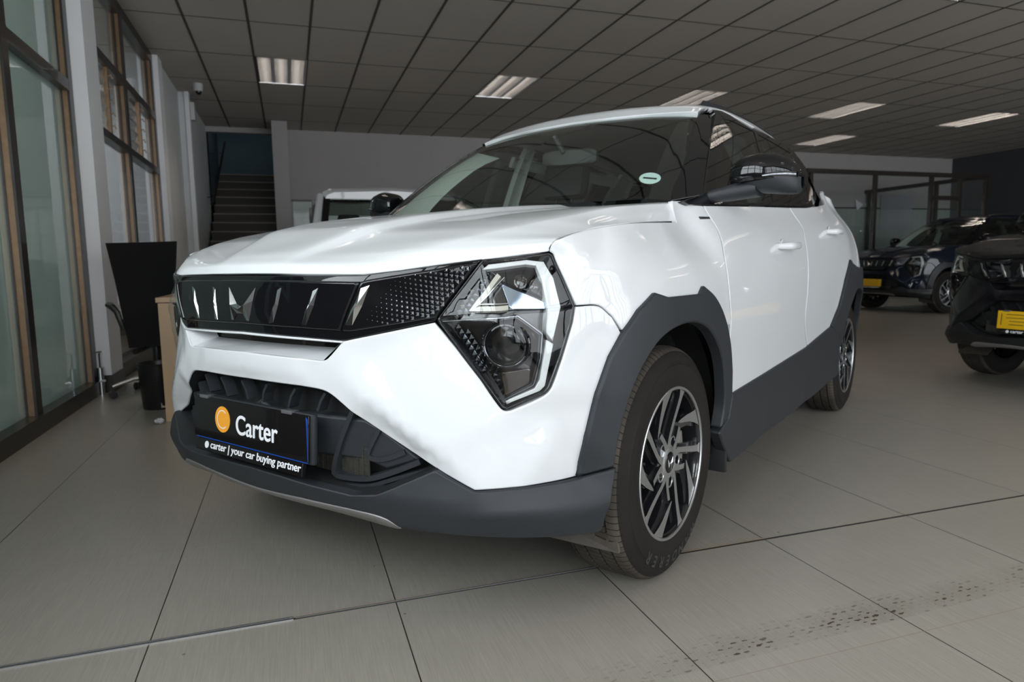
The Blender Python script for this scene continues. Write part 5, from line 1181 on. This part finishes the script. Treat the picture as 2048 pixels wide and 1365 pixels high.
struct(bx('wall_back', M['wall'], [(-.165, XR, YB, YB+.2, 0, CZ+.2), (XL-.3, -.165, YB, YB+.15, 3.29, CZ+.1)]))
mb = MB()
for i in range(int((XR+.2)/.15)):
    for j in range(14): mb.box(.12+i*.15+.002, .12+(i+1)*.15-.002, YB-.012, YB-.001, j*.15+.002, (j+1)*.15-.002)
M['tile'] = pmat('pale_green_tiles', (.36, .43, .39), .25, coat=.3)
struct(mb.build('trim_2', M['tile']))
struct(bx('trim_3', M['frameblk'], (.10, XR, YB-.02, YB, 2.1, 2.13)))
struct(bx('wall_right', M['walldark'], (XR, XR+.2, YF, YB+.2, 0, CZ+.1)))
col = bx('column', M['wall'], (-.165, .088, 12.45, YB+.05, 0, CZ)); struct(col); col.name = 'wall_pier'
# staircase behind the back wall
def tagm(o, label, cat, group=None): return tag(o, label, cat, group)
st = empty('staircase', (-.72, 10.2, 0)); 
mb = MB(); mt_ = MB(); z = 0; y = 10.5
for k in range(16):
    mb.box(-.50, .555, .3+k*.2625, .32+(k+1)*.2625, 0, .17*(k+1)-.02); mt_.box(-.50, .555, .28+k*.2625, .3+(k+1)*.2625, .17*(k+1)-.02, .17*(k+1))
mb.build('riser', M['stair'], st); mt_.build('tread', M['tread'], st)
tagm(st, 'dark staircase climbing between the left wall and the grey column', 'staircase')
mb = MB(); hr = [(-1.19, 12.55, 1.98), (-1.16, 12.62, 2.02), (-1.02, 13.9, 3.22), (-1.02, 13.95, 3.24)]; mb.tube(hr, .019, 8)
for t in (.12, .5, .85):
    a = Vector(hr[1]).lerp(Vector(hr[2]), t); mb.tube([a, a+Vector((-.06, 0, -.05)), Vector((-1.27, a.y, a.z-.05))], .008, 6)
tagm(mb.build('handrail', M['frameblk']), 'black handrail fixed to the wall beside the dark stairs', 'handrail')
struct(bx('wall_stairwell', M['teal'], [(-1.40, 1.2, 15.4, 15.5, 0, 5.2), (-.12, -.02, YB+.2, 15.4, 0, 5.2), (-1.4, -1.27, YB+.1, 15.4, 0, 5.2)]))
struct(bx('ceiling_stairwell', M['teal'], (-1.40, 1.2, YB+.15, 15.5, 4.8, 4.9)))
# left wall: glazed screens, columns and plain wall
G = M['bronze']
def screen(n, y0, y1, mull, bars, z0, z1, glass, gname):
    mb = MB(); mb.cur = 0
    for a, b in mull:
        mb.box(-1.432, -1.400, b-.062, b, z0, z1)
    mb.cur = 1
    for a, b in mull: mb.box(-1.398, -1.384, b-.068, b+.02, z0, z1); mb.box(-1.46, -1.43, b-.075, b-.061, z0, z1)
    for a, b in bars: mb.box(-1.475, -1.385, y0, y1, a, b)
    mb.box(-1.49, -1.36, y0, y1, 0, z0)
    f = mb.build('window_%d' % n, None, None, mats=[G, M['frameblk']]); struct(f)
    g = bx('glass', glass, (-1.442, -1.438, y0, y1, z0, z1), parent=f); return f
screen(1, 2.0, 5.63, [(2.0, 2.12), (3.17, 3.30), (4.31, 4.44), (5.44, 5.62)], [(2.15, 2.225), (3.30, CZ)], .10, CZ, M['officeglass'], 'a')
screen(4, -2.6, 2.0, [(-1.6, -1.48), (-.45, -.33), (.8, .92)], [(2.15, 2.225), (3.30, CZ)], 1.12, CZ, M['clearglass'], 'c')  # unseen window, sill raised so the grille mirrors something dark
w2 = screen(2, 6.25, 9.0, [(7.22, 7.46), (8.76, 8.98)], [(2.63, 2.71), (2.01, 2.075), (3.28, CZ)], .13, CZ, M['clearglass'], 'b')
# louvred panes with their small brass levers
for k, (y0, y1) in enumerate(((6.35, 6.75), (7.55, 8.05))):
    mb = MB(); mb.box(-1.425, -1.39, y1, y1+.035, 2.08, 2.63); mb.box(-1.425, -1.40, y0, y0+.03, 2.08, 2.63); lv = mb.build('louvre_frame', G, w2)
    mb = MB()
    for j in range(5):
        Mr = Matrix.Translation((-1.42, 0, 2.13+j*.105)) @ Matrix.Rotation(math.radians(14), 4, 'Y'); mb.box(-.003, .003, y0+.03, y1, -.05, .055, Mr)
    mb.build('louvre_pane', M['clearglass'], w2)
    mb = MB()
    for j in range(5): mb.tube([(-1.40, y1+.02, 2.13+j*.105), (-1.37, y1+.02, 2.15+j*.105), (-1.36, y1+.03, 2.12+j*.105)], .007, 6)
    mb.build('louvre_lever', M['rust'], w2)
struct(bx('wall_left', M['wallgrey'], [(-1.75, -1.36, 9.30, 10.75, 0, CZ), (-1.75, -1.27, 10.75, YB+.3, 0, CZ)]))
struct(bx('wall_left_column', M['wallwhite'], (-1.80, -1.297, 5.66, 6.02, 0, CZ)))
struct(bx('wall_left_pier', M['wallwhite'], (-1.80, -1.33, 9.02, 9.30, 0, CZ)))
struct(bx('baseboard_left', M['frameblk'], [(-1.80, -1.285, 5.648, 6.03, 0, .13), (-1.49, -1.37, 6.26, 9.0, 0, .12), (-1.385, -1.345, 9.3, 10.75, 0, .10)]))
struct(bx('trim_4', M['wallwhite'], (-1.275, -1.22, 10.72, 10.86, 0, CZ)))
# the corridor and office seen through the glass
struct(bx('wall_office', M['wallwhite'], [(-4.4, -4.3, YF, 18, 0, CZ+.2), (-4.4, -1.45, 10.8, 10.9, 0, CZ), (-4.4, -1.5, 5.6, 5.7, 0, CZ)]))
M['wicker'] = pmat('rough_sandstone', (.33, .29, .25), .9, noise=.3, nscale=30)
struct(bx('trim_5', M['wicker'], (-2.6, -1.6, 5.72, 10.7, 0, .42)))
# shop front behind the camera: daylight comes in here
mb = MB(); mb.box(XL-.2, XR, YF-.12, YF, 3.05, CZ); mb.box(XL-.2, XR, YF-.12, YF, 0, .12); mb.box(XL-.3, XL+.3, YF-.15, YF, 0, CZ)
for k in range(16): mb.box(-.9+k*1.1, -.83+k*1.1, YF-.1, YF, .1, 3.1)
mb.box(XL, XR, YF-.1, YF, 2.1, 2.18)
struct(mb.build('window_3', M['frameblk']))
# neighbours outside, seen only as reflections
struct(bx('trim_6', pmat('street_paving', (.25, .22, .19), .9), (-30, 40, -40, YF-.2, -.10, -.03)))
# expansion joint across the floor
mb = MB(); mb.box(XL, -.035, 1.757, 1.760, -.01, .0030); mb.box(XL, -.035, 1.768, 1.771, -.01, .0030); mb.box(-.03, .85, 1.7635, 1.7655, -.01, .0025)
struct(mb.build('trim_7', M['alum'])); mb = MB(); mb.box(XL, -.035, 1.760, 1.768, -.01, .0012); mb.box(-.035, XR, 1.758, 1.766, -.01, .0012); struct(mb.build('trim_8', M['joint']))
mb = MB(); mb.box(-.035, .85, 1.766, 1.7695, -.01, .0016); mb.box(1.05, 1.45, 1.766, 1.770, -.01, .0016); struct(mb.build('trim_9', M['rust']))
# ceiling light fittings
def fitting():
    t = empty('ceiling_light', (0, 0, CZ))
    mb = MB(); mb.add([(.012, .012, .0), (.588, .012, 0), (.588, 1.188, 0), (.012, 1.188, 0), (.03, .03, .10), (.57, .03, .10), (.57, 1.17, .10), (.03, 1.17, .10)], [(0, 1, 5, 4), (1, 2, 6, 5), (2, 3, 7, 6), (3, 0, 4, 7), (4, 5, 6, 7)])
    mb.box(.0, .6, 0, .012, -.004, .02); mb.box(0, .6, 1.188, 1.2, -.004, .02); mb.box(0, .012, 0, 1.2, -.004, .02); mb.box(.588, .6, 0, 1.2, -.004, .02)
    mb.build('housing', M['louvre'], t, recalc=False)
    mb = MB()
    for x in (.012, .2, .208, .392, .40, .586):
        pass
    for x in (.2, .396):
        mb.add([(x-.022, .02, 0), (x, .02, .05), (x+.022, .02, 0), (x-.022, 1.18, 0), (x, 1.18, .05), (x+.022, 1.18, 0)], [(0, 1, 4, 3), (1, 2, 5, 4), (2, 0, 3, 5)])
    mb.add([(.012, .02, 0), (.012, .02, .05), (.03, .02, 0), (.012, 1.18, 0), (.012, 1.18, .05), (.03, 1.18, 0)], [(0, 1, 4, 3), (1, 2, 5, 4), (2, 0, 3, 5)])
    mb.add([(.588, .02, 0), (.588, .02, .05), (.57, .02, 0), (.588, 1.18, 0), (.588, 1.18, .05), (.57, 1.18, 0)], [(0, 1, 4, 3), (1, 2, 5, 4), (2, 0, 3, 5)])
    mb.build('reflector', M['louvre'], t); mb = MB()
    for k in range(23):
        y = .05+k*.05; mb.add([(.012, y-.004, 0), (.588, y-.004, 0), (.588, y+.004, 0), (.012, y+.004, 0), (.012, y, .05), (.588, y, .05)], [(0, 1, 5, 4), (2, 3, 4, 5), (0, 3, 2, 1)])
    mb.build('louvre', M['blade'], t)
    for x in (.105, .30, .49):
        mb = MB(); mb.tube([(x, .04, .07), (x, 1.16, .07)], .013, 8); mb.build('tube', M['tube'], t)
    return t
f0 = fitting(); 
names = {(-.268, 8.78): 'louvred ceiling light above the stairs side, leftmost in view', (2.732, 8.78): 'louvred ceiling light above the windscreen, second from the left', (5.732, 8.78): 'louvred ceiling light just over the white roof edge', (8.732, 8.78): 'louvred ceiling light above the door mirror, fourth from left', (11.732, 8.78): 'louvred ceiling light over the dark cars, rightmost in view', (10.53, 11.18): 'farthest and dimmest louvred ceiling light near the back wall', (5.732, 3.98): 'louvred ceiling light cut by the top edge of the view'}
for k, (x, y) in enumerate(LIT):
    if k == 0: r = f0; 
    else:
        r = f0.copy(); COL.objects.link(r)
        for c in f0.children:
            d_ = c.copy(); COL.objects.link(d_); d_.parent = r
    r.location = (x, y, CZ); key = min(names, key=lambda q: abs(q[0]-x)+abs(q[1]-y))
    lab = names[key] if abs(key[0]-x)+abs(key[1]-y) < .1 else 'recessed louvred ceiling light in the rows nearer the shop front'
    tag(r, lab, 'ceiling light', 'louvred ceiling lights')
# ------------------------------------------------------------------ furniture at the left
dk = empty('desk', (-.80, 4.42, 0))
bx('side_panel', M['wood'], (.055, .175, 0, .026, 0, .71), parent=dk); 
bx('pedestal', M['wood'], (.075, .50, .03, .62, .06, .70), parent=dk)
bx('desktop', M['wood'], (.045, 1.3, -.005, .70, .715, .742), parent=dk); bx('desktop_surface', M['woodtop'], (.046, 1.299, -.004, .699, .742, .7435), parent=dk)
bx('plinth', M['wood'], (.055, .178, -.004, .03, 0, .075), parent=dk)
mb = MB(); mb.box(.045, .075, .10, .115, .54, .555); mb.build('drawer_handle', M['camwhite'], dk); mb = MB(); mb.box(.045, .075, .10, .115, .35, .365); mb.build('drawer_handle', M['camwhite'], dk)
tagm(dk, 'pale beech desk with a slab end panel behind the white car', 'desk')
ch = empty('office_chair', (-.95, 5.25, 0)); R0 = Matrix.Translation((0, 0, 0)) @ Matrix.Rotation(math.radians(6), 4, 'Z')
# backrest: tall tapering mesh panel seen from behind
mb = MB(); rings = []
for k, (z, w_, y) in enumerate(((.365, .135, .02), (.42, .14, .03), (.55, .155, .035), (.70, .172, .03), (.85, .188, .01), (1.0, .205, -.03), (1.095, .215, -.06))):
    rings.append([R0 @ Vector((s*w_, y + (.03*(1-(s)**2)) + dy, z + (.006*s if k == 6 else 0))) for s, dy in [(a, 0) for a in np.linspace(-1, 1, 11)] + [(a, .022) for a in np.linspace(1, -1, 11)]])
loft(mb, rings); mb.build('backrest', M['mesh'], ch)
mb = MB(); mb.box(-.13, .24, .08, .50, .40, .46, R0, bev=.025); mb.build('seat', M['mesh'], ch)
for s in (-1, 1):
    mb = MB(); mb.tube([R0 @ Vector(p) for p in ((s*.16, .02, .50), (s*.19, .02, .62), (s*.215, .03, .655), (s*.25, .12, .665), (s*.25, .30, .66))], [.016, .02, .022, .02, .016], 8); mb.build('armrest', M['blackpl'], ch)
mb = MB(); mb.tube([(0, .22, .12), (0, .22, .40)], .03, 12); mb.tube([R0 @ Vector(p) for p in ((-.10, 0, .34), (-.06, .05, .35), (.0, .2, .37))], .02, 8); mb.build('gas_lift', M['blackpl'], ch)
for k in range(5):
    a = math.radians(200+72*k); e = Vector((.30*math.cos(a), .22+.30*math.sin(a), .085))
    mb = MB(); mb.tube([(0, .22, .13), Vector((.16*math.cos(a), .22+.16*math.sin(a), .125)), e], [.022, .016, .012], 8); lg = mb.build('base_leg', M['chrome3'], ch)
    mb = MB(); t_ = Vector((-math.sin(a), math.cos(a), 0))
    for s in (-1, 1): 
        c = e + t_*(.016*s); c.z = .028; mb.box(-.012, .012, -.008, .008, -.012, .03, Matrix.Translation(c)); 
        q = Matrix.Translation(c) @ Matrix.Rotation(a, 4, 'Z'); vs = [q @ Vector((.027*math.cos(t), yy, .027*math.sin(t))) for yy in (-.009, .009) for t in np.linspace(0, 2*PI, 17)[:-1]]
        mb.add(vs, [(i, (i+1) % 16, 16+(i+1) % 16, 16+i) for i in range(16)] + [tuple(range(16))[::-1], tuple(range(16, 32))], True)
    mb.build('caster', M['blackpl'], lg)
tagm(ch, 'tall black mesh office chair turned away behind the desk', 'office chair')
bn = empty('waste_bin', (-.855, 4.90, 0)); mb = MB(); mb.lathe([(0, 0), (.098, 0), (.101, .006), (.118, .285), (.122, .300), (.117, .302), (.112, .29), (.096, .012), (0, .01)], 40, 'z'); mb.build('bucket', M['blackpl'], bn)
mb = MB()
for k in range(40):
    for j in range(4):
        a = 2*PI*k/40; z = .165+j*.018; r = .1005+.0175*z/.285+.0006; mb.add([(r*math.cos(a+da), r*math.sin(a+da), z+dz) for da, dz in ((-.045, -.006), (.045, -.006), (.045, .006), (-.045, .006))], [(0, 1, 2, 3)])
o = mb.build('perforation', M['void'], bn, recalc=False)
mb = MB(); mb.add([(.1035*math.cos(a), .1035*math.sin(a), z) for a, z in ((-1.35, .015), (-1.0, .013), (-1.0, .05), (-1.35, .048))], [(0, 1, 2, 3)]); mb.build('bin_label', pmat('aged_label', (.45, .40, .30), .6), bn)
tagm(bn, 'round black plastic waste bin standing beside the beech desk', 'bin')
bm = bmesh.new(); bmesh.ops.create_icosphere(bm, subdivisions=3, radius=.028); random.seed(4)
for v in bm.verts: v.co *= random.uniform(.62, 1.05); v.co.z *= .62
mb = MB(); mb.addbm(bm, Matrix.Translation((-.775, 4.375, .018))); tagm(mb.build('crumpled_paper', M['paper']), 'small crumpled white paper on the floor by the desk foot', 'paper')
# door bolt at the end of the first screen
db = MB(); db.tube([(-1.35, 5.58, .0), (-1.35, 5.58, .20)], .022, 12); db.tube([(-1.35, 5.58, .20), (-1.35, 5.58, .30), (-1.33, 5.55, .32), (-1.36, 5.50, .32)], .006, 8); db.box(-1.35, -1.31, 5.53, 5.545, .10, .115)
tagm(db.build('floor_bolt', M['chrome3']), 'bright steel floor bolt at the foot of the glazed door', 'door bolt')
# surveillance camera and small white box
sc = empty('security_camera', (-1.04, 10.25, CZ)); mb = MB(); mb.lathe([(0, 0), (.062, 0), (.062, -.05), (.058, -.055), (.058, -.085), (.05, -.10), (0, -.10)], 24, 'z'); mb.build('camera_body', M['camwhite'], sc)
mb = MB(); mb.lathe([(.038, -.09), (.038, -.12), (.025, -.14), (0, -.145)], 20, 'z'); mb.build('camera_dome', M['gloss'], sc); tagm(sc, 'white dome security camera on the ceiling near the left wall', 'security camera')
tagm(bx('junction_box', M['camwhite'], (-1.26, -1.17, 10.86, 10.98, 3.02, 3.27), bev=.008), 'small white box mounted high on the left wall', 'junction box')
# ------------------------------------------------------------------ glazed office at the far right
pt = empty('glass_partition', (9.3, 10.2, 0)); 
fb = M['frameblk']
def post(x, y, w_=.065, z1=2.5): return bx('post', fb, (x-9.3-w_/2, x-9.3+w_/2, y-10.2-w_/2, y-10.2+w_/2, 0, z1), parent=pt)
for x, y in ((9.1, 10.2), (10.6, 10.2), (12.0, 10.2), (12.75, 10.2), (13.45, 10.2), (13.45, 13.1), (13.45, 11.3)): post(x, y)
bx('rail', fb, (-.3, 4.2, -.04, .04, 2.46, 2.54), parent=pt); bx('rail', fb, (4.1, 4.2, 0, 3.0, 2.46, 2.54), parent=pt); bx('rail', fb, (2.7, 3.45, -.04, .04, 2.02, 2.10), parent=pt)
bx('pane', M['partglass'], [(-.2, 4.1, -.004, .004, .1, 2.46)], parent=pt); bx('pane', M['partglass'], (4.146, 4.154, .05, 2.9, .1, 2.46), parent=pt)
tagm(pt, 'dark framed glass office partition behind the dark cars', 'partition')
em = MB()
def tw(s):
    return [(13.36+s*.26, 13.17, 2.32), (13.36+s*.21, 13.17, 2.06), (13.36+s*.08, 13.17, 2.14), (13.36+s*.03, 13.17, 2.20)]
for s in (1, -1): em.add([Vector(p) for p in tw(s)] + [Vector((p[0], p[1]-.01, p[2])) for p in tw(s)], [(0, 1, 2, 3), (4, 5, 6, 7), (0, 1, 5, 4), (1, 2, 6, 5), (2, 3, 7, 6), (3, 0, 4, 7)])
o = em.build('wall_emblem', M['wallwhite']); tagm(o, 'pale twin-peaks emblem on the back wall behind glass', 'wall sign')
tagm(bx('poster', pmat('grey_poster', (.36, .37, .40), .5), (13.9, 14.9, 13.17, 13.19, 1.6, 2.45)), 'pale rectangular board on the back wall behind the glass office', 'poster')
cb = empty('cabinet', (12.05, 12.2, 0)); bx('carcass', M['wood'], (-.35, .12, 0, .4, 0, 1.36), parent=cb); bx('cabinet_top', M['woodtop'], (-.38, .15, -.02, .42, 1.36, 1.39), parent=cb); tagm(cb, 'tall pale wooden cabinet beyond the rear of the white car', 'cabinet')
random.seed(7); mb = MB()
for k in range(7): a = random.uniform(-.3, .08); mb.box(a, a+.12, .05, .25, 1.39, 1.41+random.uniform(.01, .05), Matrix.Translation((12.05, 12.2, .0)), bev=.004)
o = mb.build('folded_cloth', M['dark']); tagm(o, 'dark rumpled cloth lying on the tall wooden cabinet', 'cloth')
# ------------------------------------------------------------------ the cars
CARPOSE = (0.5195, 2.3465, -2.5186)
car = build_car('compact_suv')
def tree(o): 
    out = [o]
    for c in o.children: out += tree(c)
    return out
def place(o, p): o.location = (p[0], p[1], 0); o.rotation_euler = (0, 0, p[2])
def split_kids(o, res):
    res.append(o)
    for c in list(o.children): split_kids(c, res)
def copy_car(src, swap, drop):
    def cp(o, par):
        if any(o.name.startswith(d) for d in drop): return None
        c = o.copy(); COL.objects.link(c); c.parent = par
        if c.type == 'MESH':
            for s in c.material_slots:
                if s.material and s.material.name in swap: m = swap[s.material.name]; s.link = 'OBJECT'; s.material = m
        for k in list(o.children): cp(k, c)
        return c
    return cp(src, None)
navy = pmat('navy_paint', (.004, .008, .020), .4, coat=.8, spec=.05); char = pmat('charcoal_paint', (.008, .008, .010), .4, coat=.8, spec=.05)
dkpl = pmat('dark_car_plastic', (.010, .011, .012), .5)
DROP = ('plate_lettering', 'logo_disc', 'logo_letter', 'plate_blue_line', 'steering', 'licence_disc', 'mirror_', 'diamond_texture')
DROP = ('plate_lettering', 'logo_disc', 'logo_letter', 'plate_blue_line', 'licence_disc')
def yellow_plate(c):
    pl = [k for k in tree(c) if k.name.startswith('number_plate')][0]
    pl['label'] = 'yellow number plate'
    F = FR(.7985, 0, .4957) @ Matrix.Rotation(math.radians(-3.8), 4, 'X')
    for s in pl.material_slots: s.link = 'OBJECT'; s.material = M['yellow']
    mb = MB(); random.seed(3)
    for z in (.036, .014, -.008, -.030):
        y = -.215+random.uniform(0, .05)
        while y < .2:
            w_ = random.uniform(.06, .16); mb.box(y, min(.22, y+w_), z-.0018, z+.0018, .0002, .0008, F); y += w_+random.uniform(.008, .02)
    mb.box(-.235, -.231, -.035, .04, .0002, .0008, F); mb.build('plate_lettering', M['dark'], pl)
dark = []
for nm, lab, pose, paint in (('compact_suv', 'near black suv with yellow number plate at right edge', (5.246, 3.022, 3.213), char), ('compact_suv', 'dark navy suv parked farther back beside the glass office', (10.10, 8.95, -3.194), navy)):
    c = copy_car(car, {'white_paint': paint, 'grained_plastic': dkpl}, DROP); place(c, pose); yellow_plate(c); tag(c, lab, 'car', 'dark cars in the showroom'); dark.append(c)
place(car, CARPOSE); tag(car, 'white compact suv parked in the middle with dealer plate', 'car')
# white pickup behind, facing the camera
pk = empty('pickup_truck', (1.08, 7.25, 0))
W_ = M['white2'] = pmat('pickup_white_paint', (.62, .63, .64), .35, coat=1)
def prof(z): return None
mb = MB()
def ringz(y, hw, z0, z1, r=.10):
    return [Vector(p) for p in ((-hw, y, z0), (-hw, y, z1-r), (-hw+r*.3, y, z1-r*.3), (-hw+r, y, z1), (0, y, z1+.025), (hw-r, y, z1), (hw-r*.3, y, z1-r*.3), (hw, y, z1-r), (hw, y, z0))]
loft(mb, [ringz(y, hw, z0, z1) for y, hw, z0, z1 in ((.10, .70, 1.60, 1.672), (.16, .735, 1.58, 1.715), (.4, .745, 1.58, 1.735), (1.4, .745, 1.58, 1.735), (1.9, .74, 1.56, 1.70))]); mb.build('roof', W_, pk)
for s in (-1, 1):
    mb = MB(); P = [Vector((s*.845, -.42, 1.05)), Vector((s*.79, -.15, 1.35)), Vector((s*.735, .13, 1.64))]; mb.tube(P, [.045, .04, .035], 8); mb.build('pillar', W_, pk)
    for y_ in (.75, 1.78): mb = MB(); mb.box(s*.78-.02, s*.78+.02, y_, y_+.12, 1.05, 1.65); mb.build('pillar', M['frameblk'], pk)
    mb = MB(); mb.add([(s*.83, -.35, 1.05), (s*.83, 1.85, 1.05), (s*.75, 1.8, 1.62), (s*.75, .2, 1.62)], [(0, 1, 2, 3)]); mb.build('side_window', M['privacy'], pk, recalc=False)
    mb = MB(); mb.box(s*.87-.03, s*.87+.03, -.6, 3.2, .45, 1.06, bev=.03); mb.build('body_side', W_, pk)
    mb = MB(); mb.box(s*.98-.07, s*.98+.07, -.40, -.30, 1.08, 1.26, bev=.03); mb.build('door_mirror', M['gloss'], pk)
mb = MB(); mb.box(-.88, .88, -1.45, -.38, .55, 1.07, bev=.06); mb.build('hood', W_, pk)
mb = MB(); mb.box(-.86, .86, -1.55, -1.40, .35, .72, bev=.05); mb.build('front_bumper', W_, pk)
mb = MB(); mb.box(-.60, .60, -1.475, -1.43, .75, .98, bev=.01); mb.build('grille', M['gloss'], pk)
for s in (-1, 1): mb = MB(); mb.box(s*.74-.11, s*.74+.11, -1.47, -1.38, .80, .99, bev=.02); mb.build('headlamp', M['facet'], pk)
V = [Vector(v) for v in ((-.80, -.40, 1.06), (.80, -.40, 1.06), (.70, .12, 1.63), (-.70, .12, 1.63))]
def inset(V, f): c = sum(V, Vector())/4; return [v+(c-v)*f for v in V]
I = inset(V, .09); mb = MB(); mb.add(V+I, [(0, 1, 5, 4), (1, 2, 6, 5), (2, 3, 7, 6), (3, 0, 4, 7)]); mb.build('windscreen_surround', M['gloss'], pk, recalc=False)
mb = MB(); mb.add(I, [(0, 1, 2, 3)]); mb.build('windscreen', M['clearws'] if 'clearws' in M else M['ws'], pk, recalc=False)
mb = MB(); mb.add([(-.68, 1.9, 1.15), (.68, 1.9, 1.15), (.62, 1.86, 1.6), (-.62, 1.86, 1.6)], [(0, 1, 2, 3)]); mb.build('rear_window', M['clearglass'], pk, recalc=False)
mb = MB(); mb.box(-.8, .8, 1.85, 1.92, .5, 1.15); mb.box(-.8, .8, -.35, 1.9, .45, .6); mb.box(-.8, .8, 3.1, 3.2, .5, 1.05); mb.build('cab', W_, pk)
for x in (-.38, .38):
    mb = MB(); Mt = Matrix.Translation((x, .85, .65)) @ Matrix.Rotation(math.radians(-12), 4, 'X'); mb.box(-.25, .25, -.08, .08, 0, .62, Mt, bev=.05); s_ = mb.build('seat', M['seat'], pk)
    mb = MB(); mb.box(-.13, .13, -.05, .05, .62, .88, Mt, bev=.045); mb.build('head_restraint', M['seat'], s_)
mb = MB(); mb.box(-.75, .75, -.35, .1, .8, 1.08, bev=.04); mb.build('dashboard', M['dash'], pk)
mb = MB(); mb.box(.05, .30, .12, .15, 1.50, 1.56, bev=.01); mb.build('rear_view_mirror', M['mirrorback'], pk)
mb = MB(); mb.add([Vector(p) for p in ((-.02, 1.2, 1.745), (.02, 1.2, 1.745), (.02, 1.34, 1.745), (-.02, 1.34, 1.745), (0, 1.32, 1.81))], [(0, 1, 4), (1, 2, 4), (2, 3, 4), (3, 0, 4), (0, 3, 2, 1)]); mb.build('roof_antenna', M['gloss'], pk)
for x in (-.72, .72):
    for y in (-.95, 2.3):
        mb = MB(); mb.lathe([(.20, -.10), (.33, -.10), (.36, -.07), (.36, .07), (.33, .10), (.20, .10)], 40, 'x', (x, y, .36)); w_ = mb.build('wheel', M['rubber'], pk); mb = MB(); mb.lathe([(0, .07), (.15, .085), (.205, .09), (.205, -.09), (.15, -.085), (0, -.07)], 24, 'x', (x, y, .36)); mb.build('rim', M['alu'], w_)
tag(pk, 'white pickup with dark windscreen surround parked behind the white suv', 'pickup truck')
